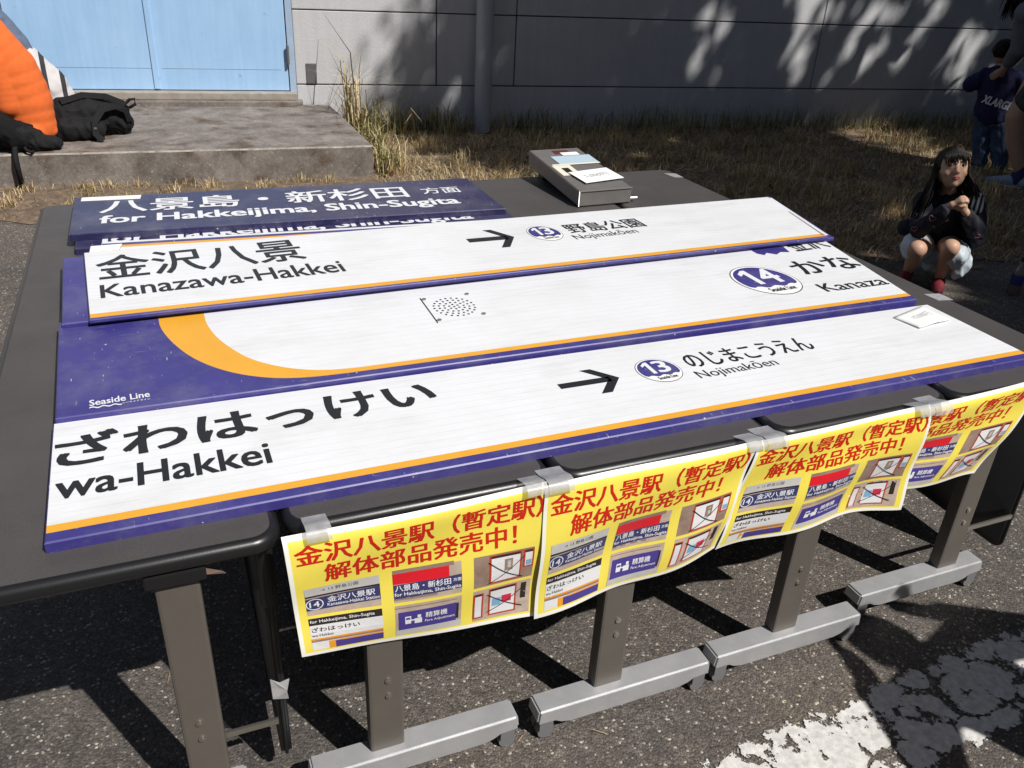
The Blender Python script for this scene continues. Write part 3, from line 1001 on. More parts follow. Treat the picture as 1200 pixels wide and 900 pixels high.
def logo(t, P, num, c, rx, ry):
    em = flat(t, P, "station_number_badge", [ell(c, rx * 1.03, ry * 1.03)], M['edge_dark'], 0.0005)
    flat(t, P, "badge_rim", [ell(c, rx, ry)], M['white_card'], 0.0008, em)
    a = 200
    arc = ell(c, rx * 0.93, ry * 0.93, -22, 202, 40)
    # wavy lower boundary
    xl, xr = arc[-1][0], arc[0][0]; yw = arc[0][1]
    wave = [(xl + (xr - xl) * k / 14, yw + (-0.06 * ry) * (1 + math.cos(k * 1.35)) - 0.05 * ry * math.sin(math.pi * k / 14)) for k in range(1, 14)]
    flat(t, P, "badge_field", [arc + wave], M['purple'], 0.0012, em)
    bm = bmesh.new(); z = t["_z"] + 0.0017
    for d_, xa_, xb_ in ((num[0], -0.60, -0.20), (num[1], -0.06, 0.60)):
        bm = bmesh.new()
        f = affine((c[0] + rx * xa_, c[1] - ry * 0.24), (c[0] + rx * xb_, c[1] - ry * 0.24), ry * 0.96, 0)
        if d_ == '1':
            poly(bm, [P(*f(u, v)[:2], z) for u, v in ((0.50, -0.02), (0.98, -0.02), (0.98, 1.02), (0.62, 1.02), (0.0, 0.80), (0.0, 0.62), (0.50, 0.78))])
        else: put_text(bm, d_, lambda u, v: P(*f(u, v)[:2], z), 0.035)
        obj("number", bm, M['white_ink'], em)
    bm = bmesh.new()
    bm = bmesh.new()
    f2 = affine((c[0] - rx * 0.42, c[1] - ry * 0.80), (c[0] + rx * 0.52, c[1] - ry * 0.76), ry * 0.24, 0)
    put_text(bm, "Seaside Line", lambda u, v: P(*f2(u, v)[:2], z), 0.012)
    obj("line_name", bm, M['ink'], em)

# nearest board
s1, P1 = sign_board("station_sign", "white station sign nearest the camera, reading ざわはっけい wa-Hakkei, its left edge at the bare front corner",
    (0.158, 0.066), (2.494, 0.088), (2.503, 0.462), (0.148, 0.477), 0.022, 0.0215,
    [(0.026, 3), (0.047, 1), (None, 2)], M['purple'])
letter(s1, P1, "kana_lettering", [("ざわはっけい", (0.160, 0.297), (0.928, 0.325), 0.118, 0.034)], M['ink'])
letter(s1, P1, "latin_lettering", [("wa-Hakkei", (0.166, 0.190), (0.546, 0.194), 0.078, 0.030)], M['ink'])
flat(s1, P1, "arrow_mark", arrow((1.290, 0.312), 0.079, 0.060), M['ink'])
logo(s1, P1, "13", (1.482, 0.318), 0.056, 0.060)
letter(s1, P1, "kana_lettering", [("のじまこうえん", (1.570, 0.301), (1.958, 0.303), 0.076, 0.016)], M['ink'])
letter(s1, P1, "latin_lettering", [("Nojimakōen", (1.560, 0.237), (1.797, 0.243), 0.050, 0.0)], M['ink'])

# second board with the orange arc
zs2 = 0.034
FL, FR, BR, BL = (0.154, 0.474), (2.478, 0.482), (2.592, 1.03), (0.134, 0.985)
outer = [(0.367, 0.985), (0.366, 0.93), (0.369, 0.877), (0.389, 0.791), (0.422, 0.702), (0.455, 0.645), (0.49, 0.600), (0.53, 0.563), (0.576, 0.534), (0.62, 0.516), (0.68, 0.5045), (0.76, 0.5015)]
inner = [(0.478, 0.988), (0.477, 0.93), (0.478, 0.872), (0.496, 0.775), (0.536, 0.677), (0.565, 0.630), (0.603, 0.590), (0.645, 0.559), (0.691, 0.537), (0.74, 0.526), (0.79, 0.5225)]
def smooth_line(pts, it=3):
    for _ in range(it):
        q = [pts[0]]
        for a, b in zip(pts, pts[1:]):
            q += [(a[0] * .75 + b[0] * .25, a[1] * .75 + b[1] * .25), (a[0] * .25 + b[0] * .75, a[1] * .25 + b[1] * .75)]
        pts = q + [pts[-1]]
    return pts
outer = smooth_line(outer); inner = smooth_line(inner)
e = 0.0026
fx = lambda y, off=0: FR[0] + (BR[0] - FR[0]) * (y - FR[1]) / (BR[1] - FR[1]) - e
lx = lambda y: FL[0] + (BL[0] - FL[0]) * (y - FL[1]) / (BL[1] - FL[1]) + e
pur = [(lx(FL[1] + e), FL[1] + e), (fx(FR[1] + e), FR[1] + e), (fx(0.509), 0.509)] + outer[::-1] + [(lx(0.983), 0.9826)]
ora = outer + [(fx(0.509), 0.509), (fx(0.530), 0.530)] + inner[::-1]
whi = inner + [(fx(0.530), 0.530), (fx(1.027), 1.027)]
s2, P2 = sign_board("station_sign", "purple ended station sign with an orange arc, speaker holes and a round 14 badge",
    FL, FR, BR, BL, zs2, 0.0335, None, M['purple'], [(pur, 3), (ora, 1), (whi, 2)])
logo(s2, P2, "14", (2.121, 0.745), 0.102, 0.118)
letter(s2, P2, "kana_lettering", [("かな", (2.283, 0.746), (2.535, 0.760), 0.118, 0.020)], M['ink'])
letter(s2, P2, "latin_lettering", [("Kanaza", (2.247, 0.606), (2.4935, 0.606), 0.062, 0.012)], M['ink'])
letter(s2, P2, "line_name_lettering", [("Seaside Line", (0.217, 0.507), (0.335, 0.514), 0.026, 0.03), ("シーサイドライン", (0.280, 0.4975), (0.335, 0.5005), 0.0075, 0.01)], M['white_ink'])
wv = [(0.217 + 0.062 * k / 20, 0.5015 + 0.0028 * math.sin(k * 0.9)) for k in range(21)]
flat(s2, P2, "wave_underline", [wv + [(x, y - 0.005) for x, y in wv[::-1]]], M['white_ink'])
# half-covered upper print
flat(s2, P2, "covered_badge", [[(2.255, 1.012), (2.252, 0.965), (2.268, 0.945), (2.290, 0.963), (2.315, 0.940), (2.345, 0.958), (2.375, 0.948), (2.393, 1.012)]], M['purple'])
letter(s2, P2, "kana_lettering", [("金沢", (2.405, 0.942), (2.565, 0.955), 0.14, 0.01)], M['ink'])
# speaker grille
gq = [(1.043, 0.712), (1.191, 0.721), (1.194, 0.896), (1.047, 0.890)]
bm = bmesh.new(); z = zs2
gi = [P2(x, y, z + 0.0007) for x, y in gq]; go = [P2(x, y, z + 0.0003) for x, y in gq]
a = [bm.verts.new(p) for p in go]; b = [bm.verts.new(p) for p in gi]
for k in range(4): bm.faces.new((a[k], a[(k + 1) % 4], b[(k + 1) % 4], b[k]))
bm.faces.new(b)
gp = obj("speaker_plate", bm, M['sign_white'], s2)
holes = []
cx, cy = 1.121, 0.806
for rr, n in ((0, 1), (0.014, 6), (0.028, 12), (0.042, 17), (0.056, 22)):
    for k in range(n):
        an = 2 * math.pi * k / n + rr * 40
        holes.append(ell((cx + rr * math.cos(an), cy + rr * 1.12 * math.sin(an)), 0.0036, 0.0042, n=8))
flat(s2, P2, "speaker_holes", holes, M['ink'], 0.0012, gp)
bm = bmesh.new()
for x, y in ((1.053, 0.728), (1.181, 0.735), (1.184, 0.882), (1.056, 0.877)):
    cyl(bm, P2(x, y, z + 0.0016), P2(x, y, z + 0.004), 0.006, 12)
obj("screws", bm, M['steel'], gp)
bm = bmesh.new()
poly(bm, [P2(1.043, 0.712, z + .0021), P2(1.0452, 0.7122, z + .0021), P2(1.0492, .890, z + .0021), P2(1.047, 0.890, z + .0021)])
obj("plate_seam", bm, M['ink'], gp)

# boards of the stack behind it
sb, Pb = sign_board("station_sign", "mostly covered purple sign board whose plain left end sticks out under the 金沢八景 sign",
    (0.145, 0.942), (2.621, 1.013), (2.741, 1.536), (0.122, 1.449), 0.046, 0.0115, [(0.025, 3), (None, 3)], M['purple'])
flat(sb, Pb, "white_face", [[(0.36, 0.975), (2.617, 1.04), (2.73, 1.515), (0.36, 1.435)]], M['sign_white'])
sc, Pc = sign_board("station_sign", "almost hidden white sign board, its striped back edge showing behind the 金沢八景 sign",
    (0.215, 1.18), (2.30, 1.07), (2.31, 1.462), (0.225, 1.575), 0.0467, 0.0115, [(0.330, 2), (0.352, 1), (0.374, 3), (None, 2)], M['white_card'])
sc.location.z += 0.0
s3, P3 = sign_board("station_sign", "white station sign in the middle of the tables reading 金沢八景 Kanazawa-Hakkei",
    (0.209, 0.926), (2.580, 1.000), (2.700, 1.500), (0.179, 1.452), 0.0565, 0.0095, [(0.010, 3), (0.036, 1), (None, 2)], M['purple'])
letter(s3, P3, "kanji_lettering", [("金沢八景", (0.222, 1.200), (0.800, 1.232), 0.200, 0.016)], M['ink'])
letter(s3, P3, "latin_lettering", [("Kanazawa-Hakkei", (0.233, 1.064), (0.888, 1.097), 0.096, 0.022)], M['ink'])
flat(s3, P3, "arrow_mark", arrow((1.407, 1.272), 0.082, 0.092), M['ink'])
logo(s3, P3, "13", (1.607, 1.285), 0.057, 0.078)
letter(s3, P3, "kanji_lettering", [("野島公園", (1.698, 1.258), (2.000, 1.268), 0.098, 0.012)], M['ink'])
letter(s3, P3, "latin_lettering", [("Nojimakōen", (1.687, 1.180), (1.935, 1.196), 0.062, 0.0)], M['ink'])
flat(s3, P3, "end_seam", [[(2.572, 1.020), (2.576, 1.020), (2.645, 1.300), (2.642, 1.300)]], M['ink'])

s5, P5 = sign_board("station_sign", "lower of two navy station signs, with only the bottoms of its letters showing",
    (0.145, 1.600), (1.622, 1.580), (1.625, 2.00), (0.137, 2.035), 0.022, 0.0215, [(None, 4)], M['navy'])
letter(s5, P5, "latin_lettering", [("for Hakkeijima, Shin-Sugita", (0.213, 1.612), (1.470, 1.582), 0.105, 0.035)], M['white_ink'])
s4, P4 = sign_board("station_sign", "upper navy station sign at the back reading 八景島・新杉田 方面 for Hakkeijima, Shin-Sugita",
    (0.128, 1.680), (1.602, 1.630), (1.610, 2.085), (0.127, 2.115), 0.045, 0.0225, [(None, 4)], M['navy'])
letter(s4, P4, "kanji_lettering", [("八景島・新杉田", (0.212, 1.895), (1.300, 1.858), 0.155, 0.020)], M['white_ink'])
letter(s4, P4, "kanji_lettering", [("方面", (1.362, 1.885), (1.517, 1.880), 0.085, 0.012)], M['white_ink'])
letter(s4, P4, "latin_lettering", [("for Hakkeijima, Shin-Sugita", (0.212, 1.748), (1.462, 1.706), 0.112, 0.035)], M['white_ink'])

# ---------------------------------------------------------------- cards, labels, tape
def slab(name, label, cat, pts, mat, th=0.0012, group=None):
    bm = bmesh.new()
    c = sum((Vector(p) for p in pts), Vector()) / len(pts)
    up = Vector((0, 0, th))
    a = [bm.verts.new(Vector(p) - c) for p in pts]; b = [bm.verts.new(Vector(p) - c + up) for p in pts]
    bm.faces.new(a[::-1]); bm.faces.new(b)
    n = len(pts)
    for k in range(n): bm.faces.new((a[k], a[(k + 1) % n], b[(k + 1) % n], b[k]))
    o = obj(name, bm, mat)
    o.location = c
    return tag(o, label, cat, group)

def scribble(parent, s, fn, name="handwriting"):
    bm = bmesh.new()
    put_text(bm, s, fn)
    return obj(name, bm, M['pencil'], parent)

# folded price card on the nearest sign
zc = H + 0.0228
t = thing("price_card", "small folded cream price card on the right end of the nearest sign", "card", (2.39, 0.38, zc))
bm = bmesh.new()
def cp(u, v, lift):
    a = Vector((2.330, 0.322)).lerp(Vector((2.467, 0.342)), u); b = Vector((2.316, 0.408)).lerp(Vector((2.466, 0.452)), u)
    q = a.lerp(b, v); return (q.x - 2.39, q.y - 0.38, lift)
n = 8
lo = [[bm.verts.new(cp(i / n, j / n, 0.001 + 0.006 * (1 - j / n) * (0.35 + 0.65 * (1 - abs(2 * i / n - 1))))) for i in range(n + 1)] for j in range(n + 1)]
for j in range(n):
    for i in range(n): bm.faces.new((lo[j][i], lo[j][i + 1], lo[j + 1][i + 1], lo[j + 1][i]))
r_ = bmesh.ops.extrude_face_region(bm, geom=list(bm.faces))
bmesh.ops.translate(bm, vec=(0, 0, 0.0015), verts=[v for v in r_['geom'] if isinstance(v, bmesh.types.BMVert)])
obj("folded_card", bm, M['white_card'], t, smooth=True)
scribble(t, "10,000円", lambda u, v: (lambda p: (p[0], p[1], 0.0098 - 0.005 * (0.35 + .3 * v)))(cp(0.30 + 0.55 * u, 0.42 + 0.26 * v, 0)))
slab("sticker", "white label stuck on the far left corner of the upper navy sign", "label",
     [(0.150, 2.060, H + .0456), (0.345, 2.050, H + .0456), (0.349, 2.098, H + .0456), (0.152, 2.105, H + .0456)], M['white_card'])
slab("sticker", "white square sticker at the back left corner of the 金沢八景 sign", "label",
     [(0.196, 1.447, H + .0572), (0.277, 1.450, H + .0572), (0.285, 1.505, H + .0572), (0.198, 1.503, H + .0572)], M['white_card'])

GT = "pieces of translucent tape holding the posters"
def tape_strip(label, x0, x1, yb, wdown, skew=0.0, cat="tape"):
    """runs on the table top, over the moulding and down on to the poster"""
    bm = bmesh.new()
    prof = [(yb, H + 0.0012), (0.016, H + 0.0030), (0.002, H + 0.0080), (-0.014, H + 0.0135), (-0.030, H + 0.0130), (-0.0365, H + 0.004), (-0.0370, H - 0.004 - wdown)]
    a = [bm.verts.new((x0 + skew * (yb - y), y, z)) for y, z in prof]; b = [bm.verts.new((x1 + skew * (yb - y), y, z)) for y, z in prof]
    for k in range(len(prof) - 1):
        bm.faces.new((a[k], b[k], b[k + 1], a[k + 1])).smooth = True
    o = obj("tape", bm, M['tape'])
    return tag(o, label, cat, GT)
tape_strip("tape over the top left corner of the leftmost poster", 0.568, 0.612, 0.030, 0.004)
tape_strip("larger tape over the seam between the leftmost and second posters", 1.030, 1.085, 0.038, 0.004)
tape_strip("short tape left of the seam between leftmost and second posters", 0.985, 1.027, 0.022, 0.000)
tape_strip("large tape over the seam between the second and third posters", 1.545, 1.600, 0.040, 0.004)
tape_strip("short tape left of the seam between second and third posters", 1.496, 1.542, 0.026, 0.000)
tape_strip("large tape over the seam between the third and rightmost posters", 2.025, 2.080, 0.038, 0.004)
tape_strip("short tape left of the seam between third and rightmost posters", 1.978, 2.022, 0.022, 0.000)
slab("tape", "tape patch on the right edge of the rightmost table near the girl", "tape",
     [(2.610, 0.515, H + .001), (2.662, 0.505, H + .001), (2.662, 0.560, H + .001), (2.606, 0.570, H + .001)], M['tape'])
slab("tape", "tape patch on the far right corner of the rightmost table", "tape",
     [(2.61, 2.06, H + .001), (2.652, 2.05, H + .001), (2.655, 2.12, H + .001), (2.60, 2.135, H + .001)], M['tape'])
slab("tape", "crumpled tape around the black end panel below the leftmost poster", "tape",
     [(0.484, 0.036, 0.268), (0.514, 0.033, 0.262), (0.512, 0.030, 0.285), (0.519, 0.034, 0.312), (0.500, 0.036, 0.305), (0.483, 0.038, 0.318)], M['tape'], th=0.004)
slab("paper_scrap", "small torn paper scrap hanging under the front edge of the leftmost table", "paper",
     [(0.385, 0.01, 0.655), (0.425, -0.012, 0.652), (0.43, -0.012, 0.646), (0.40, 0.0, 0.642)], M['ph_brown'], th=0.001)

# ---------------------------------------------------------------- grey device behind
dv = thing("ticket_reader", "grey steel ticket reader unit lying at the back of the tables", "device", (2.02, 1.93, H))
A0 = Vector((1.950, 1.715)); ax = Vector((0.995, 0.045)); ay = Vector((-0.020, 0.99))
LX, LY = 0.245, 0.50
def dp(u, v, w):
    """u across, v towards the back, w height; the back end is propped up"""
    q = A0 + ax * (u * LX) + ay * (v * LY)
    base = 0.004 + 0.052 * v
    return Vector((q.x - 2.02, q.y - 1.93, base + w))
TT = 0.062
bm = bmesh.new()
cs = [dp(0, 0, 0), dp(1, 0, 0), dp(1, 1, 0), dp(0, 1, 0)]; ct = [dp(0, 0, TT), dp(1, 0, TT), dp(1, 1, TT), dp(0, 1, TT)]
a = [bm.verts.new(p) for p in cs]; b = [bm.verts.new(p) for p in ct]
bm.faces.new(a[::-1]); bm.faces.new(b)
for k in range(4): bm.faces.new((a[k], a[(k + 1) % 4], b[(k + 1) % 4], b[k]))
bmesh.ops.bevel(bm, geom=list(bm.edges), offset=0.003, segments=2, affect='EDGES')
obj("casing", bm, M['steel_box'], dv)
bm = bmesh.new()
q = dp(.5, .9, 0)
box(bm, (q.x, q.y, (q.z - 0.002) / 2), (0.16, 0.05, q.z - 0.004)); obj("prop_block", bm, M['panel_black'], dv)
bm = bmesh.new()
tube(bm, [dp(0.0, -0.004, TT - 0.001), dp(1.0, -0.004, TT - 0.001)], 0.003, 8); tube(bm, [dp(-0.004, -0.003, 0.002), dp(-0.004, -0.003, TT)], 0.0025, 8)
obj("cover_lip", bm, M['steel_edge'], dv)
def dquad(name, u0, v0, u1, v1, mat, w=0.001, skew=0.0):
    bm = bmesh.new()
    poly(bm, [dp(u0, v0, TT + w), dp(u1, v0, TT + w), dp(u1 + skew, v1, TT + w), dp(u0 + skew, v1, TT + w)])
    return obj(name, bm, mat, dv)
dquad("display_window", 0.40, 0.86, 0.72, 0.95, M['red_window'])
dquad("white_tag", 0.50, 0.80, 0.84, 0.875, M['white_card'], 0.004)
dquad("blue_label", 0.24, 0.60, 1.02, 0.80, M['label_blue'], 0.0025)
dquad("label_border", 0.08, 0.575, 1.02, 0.605, M['label_cream'], 0.003)
dquad("instruction_label", 0.05, 0.34, 0.40, 0.585, M['label_cream'], 0.002)
dquad("dark_slot", 0.17, 0.40, 0.30, 0.51, M['panel_black'], 0.003)
bm = bmesh.new(); q = dp(1.0, 0.03, 0.012); cyl(bm, q, q + Vector((0.035, 0, 0)), 0.006, 10); obj("side_stud", bm, M['steel_edge'], dv)
c0 = dp(0.60, 0.27, TT) + Vector((2.02, 1.93, H + 0.006))
t = thing("price_card", "small white price card lying on the grey ticket reader", "card", c0)
bm = bmesh.new()
up = Vector((-0.014, 0.0, 0)); 
def pc(u, v): 
    return Vector(((u - 0.5) * 0.19 + (v - .5) * -0.02, (v - 0.5) * 0.125 + (u - .5) * 0.03, 0.104 * (v - 0.5) * 0.125 + 0.004 * u))
a = [bm.verts.new(pc(*p)) for p in ((0, 0), (1, 0), (1, 1), (0, 1))]; bm.faces.new(a)
r_ = bmesh.ops.extrude_face_region(bm, geom=list(bm.faces)); bmesh.ops.translate(bm, vec=(0, 0, 0.0015), verts=[v for v in r_['geom'] if isinstance(v, bmesh.types.BMVert)])
obj("card_sheet", bm, M['white_card'], t)
scribble(t, "5,000円", lambda u, v: pc(0.2 + 0.6 * u, 0.35 + 0.3 * v) + Vector((0, 0, 0.0028)))

# ---------------------------------------------------------------- yellow posters
GP = "yellow sale posters taped along the table fronts"
LIFT[0] = Vector((0, -1, 0))
def poster(label, TL, TR, BR, BL, ph, amp, ybase, ripple):
    t = thing("poster", label, "poster", (0, 0, 0), 0, GP)
    TL, TR, BR, BL = (Vector(p) for p in (TL, TR, BR, BL))
    def base(u, v):
        a = TL.lerp(TR, u); b = BL.lerp(BR, u)
        q = a.lerp(b, v)
        yy = ybase - 0.004 - amp * v * (0.5 + 0.5 * math.sin(2 * math.pi * ripple * u + ph)) + 0.004 * math.sin(5 * u + 9 * v + ph)
        z = q.y + (0.006 * v) * math.sin(2 * math.pi * 1.1 * u + ph) 
        if v < 0.07:                      # the top margin folds over the moulding
            k = (0.07 - v) / 0.07
            yy += 0.012 * k * k
        return Vector((q.x, yy, z))
    def mp(u, v, lift=0.0):
        p = base(u, v)
        return Vector((p.x, p.y - lift, p.z))
    bm = bmesh.new()
    NU, NV = 40, 24
    mg, mv = 0.016, 0.028
    us = sorted(set([0, mg, 1 - mg, 1] + [i / NU for i in range(NU + 1)])); vs = sorted(set([0, mv, 1 - mv, 1] + [j / NV for j in range(NV + 1)]))
    g = [[bm.verts.new(mp(u, v)) for u in us] for v in vs]
    for j in range(len(vs) - 1):
        for i in range(len(us) - 1):
            f = bm.faces.new((g[j][i], g[j + 1][i], g[j + 1][i + 1], g[j][i + 1])); f.smooth = True
            uc, vc = (us[i] + us[i + 1]) / 2, (vs[j] + vs[j + 1]) / 2
            f.material_index = 1 if mg < uc < 1 - mg and mv < vc < 1 - mv else 0
    obj("paper_sheet", bm, [M['poster_white'], M['poster_yellow']], t)
    def rect(bm, u0, v0, u1, v1, mat, lift, nu=5, nv=4, rot=0.0):
        k = max(1, nu); l = max(1, nv)
        def q(a, b):
            u = u0 + (u1 - u0) * a; v = v0 + (v1 - v0) * b + rot * (a - 0.5)
            return mp(u, v, lift)
        gg = [[bm.verts.new(q(i / k, j / l)) for i in range(k + 1)] for j in range(l + 1)]
        for j in range(l):
            for i in range(k):
                bm.faces.new((gg[j][i], gg[j + 1][i], gg[j + 1][i + 1], gg[j][i + 1])).material_index = mat
    def txt(bm, s, u0, v0, u1, v1, mat, lift, bold=0.0, rot=0.0):
        put_text(bm, s, lambda a, b: mp(u0 + (u1 - u0) * a, v1 + (v0 - v1) * b + rot * (a - 0.5), lift), bold, mat, 2)
    bm = bmesh.new()
    txt(bm, "金沢八景駅（暫定駅）", 0.03, 0.065, 0.985, 0.215, 0, 0.0005, 0.030)
    txt(bm, "解体部品発売中！", 0.125, 0.235, 0.875, 0.385, 0, 0.0005, 0.030)
    obj("headline_lettering", bm, M['poster_red'], t)
    PM = [M[k] for k in ('ph_beige', 'ph_grey', 'ph_navy', 'white_ink', 'ph_white', 'ph_black', 'ph_orange', 'ph_purple', 'ph_red', 'ph_brown', 'ph_frame', 'ph_blue', 'ph_pink', 'poster_yellow')]
    BE, GR, NA, WI, WH, BK, OR, PU, RE, BR_, FR_, BL2, PK, YE = range(14)
    l1, l2, l3, l4 = 0.0004, 0.0007, 0.0010, 0.0015
    def photo(fn):
        bm = bmesh.new(); fn(bm); obj("printed_photo", bm, PM, t)
    def ph_a(bm):
        u0, u1, v0, v1 = 0.045, 0.325, 0.425, 0.665
        rect(bm, u0, v0, u1, v1, BE, l1); rect(bm, u0, v0, u1, v0 + 0.07, GR, l2); rect(bm, u0, v0 + 0.07, u1, v0 + 0.085, BK, l2)
        rect(bm, u0, v0 + 0.09, u1, v1 - 0.045, NA, l2, rot=-0.01)
        txt(bm, "→ 13 野島公園", u0 + 0.06, v0 + 0.015, u0 + 0.2, v0 + 0.045, BK, l3)
        txt(bm, "14", u0 + 0.012, v0 + 0.122, u0 + 0.05, v0 + 0.17, WI, l4, 0.02)
        bm2 = [mp(u0 + 0.032 + 0.033 * math.cos(a * math.pi / 12), v0 + 0.148 + 0.048 * math.sin(a * math.pi / 12), l3) for a in range(24)]
        bm3 = [mp(u0 + 0.032 + 0.029 * math.cos(a * math.pi / 12), v0 + 0.148 + 0.042 * math.sin(a * math.pi / 12), l3) for a in range(24)]
        va = [bm.verts.new(p) for p in bm2]; vb = [bm.verts.new(p) for p in bm3]
        for k in range(24): bm.faces.new((va[k], va[(k + 1) % 24], vb[(k + 1) % 24], vb[k])).material_index = WI
        txt(bm, "金沢八景駅", u0 + 0.08, v0 + 0.10, u1 - 0.02, v0 + 0.148, WI, l3, 0.015)
        txt(bm, "Kanazawa-Hakkei Station", u0 + 0.078, v0 + 0.156, u1 - 0.004, v0 + 0.180, WI, l3, 0.008)
    def ph_b(bm):
        u0, u1, v0, v1 = 0.045, 0.325, 0.69, 0.955
        rect(bm, u0, v0, u1, v1, WH, l1); rect(bm, u0, v0, u1, v0 + 0.058, BK, l2)
        txt(bm, "for Hakkeijima, Shin-Sugita", u0 + 0.004, v0 + 0.015, u1 - 0.03, v0 + 0.045, WI, l3, 0.01)
        txt(bm, "ざわはっけい", u0 + 0.006, v0 + 0.075, u0 + 0.19, v0 + 0.112, BK, l3, 0.01)
        txt(bm, "wa-Hakkei", u0 + 0.004, v0 + 0.128, u0 + 0.085, v0 + 0.150, BK, l3)
        rect(bm, u0, v0 + 0.165, u1, v0 + 0.178, OR, l2); rect(bm, u0, v0 + 0.178, u1, v0 + 0.195, BR_, l2)
        rect(bm, u0 + 0.09, v0 + 0.205, u1, v1, PU, l3); rect(bm, u0 + 0.065, v0 + 0.20, u0 + 0.115, v1, OR, l2)
        rect(bm, u0 + 0.115, v0 + 0.195, u1, v0 + 0.206, OR, l4)
    def ph_c(bm):
        u0, u1, v0, v1 = 0.375, 0.645, 0.425, 0.665
        rect(bm, u0, v0, u1, v1, BE, l1); rect(bm, u0, v0 - 0.01, u1 - 0.03, v0 + 0.02, BR_, l2)
        rect(bm, u0, v0 + 0.018, u1 - 0.05, v0 + 0.10, RE, l3); rect(bm, u0, v0 + 0.10, u1, v0 + 0.205, NA, l2, rot=-0.012)
        txt(bm, "八景島・新杉田", u0 + 0.006, v0 + 0.108, u1 - 0.045, v0 + 0.155, WI, l3, 0.02)
        txt(bm, "方面", u1 - 0.036, v0 + 0.115, u1 - 0.003, v0 + 0.140, WI, l3, 0.01)
        txt(bm, "for Hakkeijima, Shin-Sugita", u0 + 0.002, v0 + 0.165, u1 - 0.004, v0 + 0.198, WI, l3, 0.016)
        rect(bm, u0, v0 + 0.205, u1 - 0.1, v0 + 0.222, BR_, l2)
    def ph_d(bm):
        u0, u1, v0, v1 = 0.375, 0.645, 0.69, 0.955
        rect(bm, u0, v0, u1, v1, BE, l1); rect(bm, u0, v1 - 0.05, u1, v1, GR, l2); rect(bm, u0, v0 + 0.018, u1 - 0.02, v0 + 0.026, BR_, l2)
        rect(bm, u0 + 0.012, v0 + 0.055, u1 - 0.022, v0 + 0.215, PU, l3, rot=-0.004); rect(bm, u1 - 0.022, v0 + 0.06, u1 - 0.012, v0 + 0.2, BK, l2)
        txt(bm, "精算機", u0 + 0.12, v0 + 0.085, u1 - 0.06, v0 + 0.135, WI, l4, 0.025)
        txt(bm, "Fare Adjustment", u0 + 0.118, v0 + 0.15, u1 - 0.028, v0 + 0.178, WI, l4, 0.01)
        rect(bm, u0 + 0.038, v0 + 0.098, u0 + 0.062, v0 + 0.165, WI, l4); rect(bm, u0 + 0.042, v0 + 0.108, u0 + 0.058, v0 + 0.125, PU, l4 + .0006)
        rect(bm, u0 + 0.076, v0 + 0.125, u0 + 0.106, v0 + 0.17, WI, l4); rect(bm, u0 + 0.088, v0 + 0.095, u0 + 0.102, v0 + 0.122, WI, l4); rect(bm, u0 + 0.062, v0 + 0.13, u0 + 0.08, v0 + 0.142, WI, l4)
    def board(bm, u0, v0, u1, v1, cols):
        rect(bm, u0, v0, u1, v1, FR_, l2); rect(bm, u0 + 0.008, v0 + 0.012, u1 - 0.008, v1 - 0.012, WH, l3)
        rect(bm, u0 + 0.008, v0 + 0.004, u1 - 0.008, v0 + 0.02, BK, l3 + .0004)
        for (a, b, c, d, m) in cols: rect(bm, a, b, c, d, m, l4)
    def cross(bm, u0, v0, u1, v1):
        for (a, b, c, d) in ((u0, v1, u1, v0), (u0, v0, u1, v1)):
            pts = []
            for k in range(9):
                s = k / 8
                u = a + (c - a) * s; v = b + (d - b) * s + 0.02 * math.sin(math.pi * s)
                pts.append((u, v))
            up = [bm.verts.new(mp(u, v - 0.0035, 0.0024)) for u, v in pts]; dn = [bm.verts.new(mp(u, v + 0.0035, 0.0024)) for u, v in pts]
            for k in range(8): bm.faces.new((up[k], dn[k], dn[k + 1], up[k + 1])).material_index = BK
    def ph_e(bm):
        u0, u1, v0, v1 = 0.695, 0.955, 0.425, 0.665
        rect(bm, u0, v0, u1, v1, BR_, l1)
        board(bm, u0 + 0.065, v0 + 0.01, u0 + 0.205, v1 - 0.012, [(u0 + 0.13, v0 + 0.05, u0 + 0.165, v0 + 0.14, BR_), (u0 + 0.142, v0 + 0.065, u0 + 0.156, v0 + 0.12, GR)])
        board(bm, u0 + 0.212, v0 + 0.01, u1, v1 - 0.09, [(u0 + 0.225, v0 + 0.09, u1 - 0.01, v0 + 0.13, BL2)])
        cross(bm, u0 + 0.06, v0 + 0.05, u0 + 0.215, v1 - 0.02)
    def ph_f(bm):
        u0, u1, v0, v1 = 0.695, 0.955, 0.69, 0.955
        rect(bm, u0, v0, u1, v1, BE, l1); rect(bm, u1 - 0.045, v0 + 0.02, u1 - 0.02, v0 + 0.15, BK, l2)
        board(bm, u0 - 0.0, v0 + 0.03, u0 + 0.045, v1 - 0.02, [])
        board(bm, u0 + 0.068, v0 + 0.012, u0 + 0.195, v1 - 0.025, [(u0 + 0.085, v0 + 0.10, u0 + 0.125, v0 + 0.165, BL2), (u0 + 0.128, v0 + 0.09, u0 + 0.172, v0 + 0.15, PK)])
        cross(bm, u0 + 0.06, v0 + 0.05, u0 + 0.225, v1 - 0.06)
    for f in (ph_a, ph_b, ph_c, ph_d, ph_e, ph_f): photo(f)
    return t
poster("leftmost yellow sale poster, on the second table and nearest the camera", (0.527, 0.699), (1.034, 0.707), (1.028, 0.378), (0.540, 0.434), 2.2, 0.012, -0.0230, 1.3)
poster("second yellow sale poster from the left, its left edge overlapping the first", (1.026, 0.700), (1.522, 0.712), (1.460, 0.444), (1.014, 0.382), 0.4, 0.018, -0.0260, 1.5)
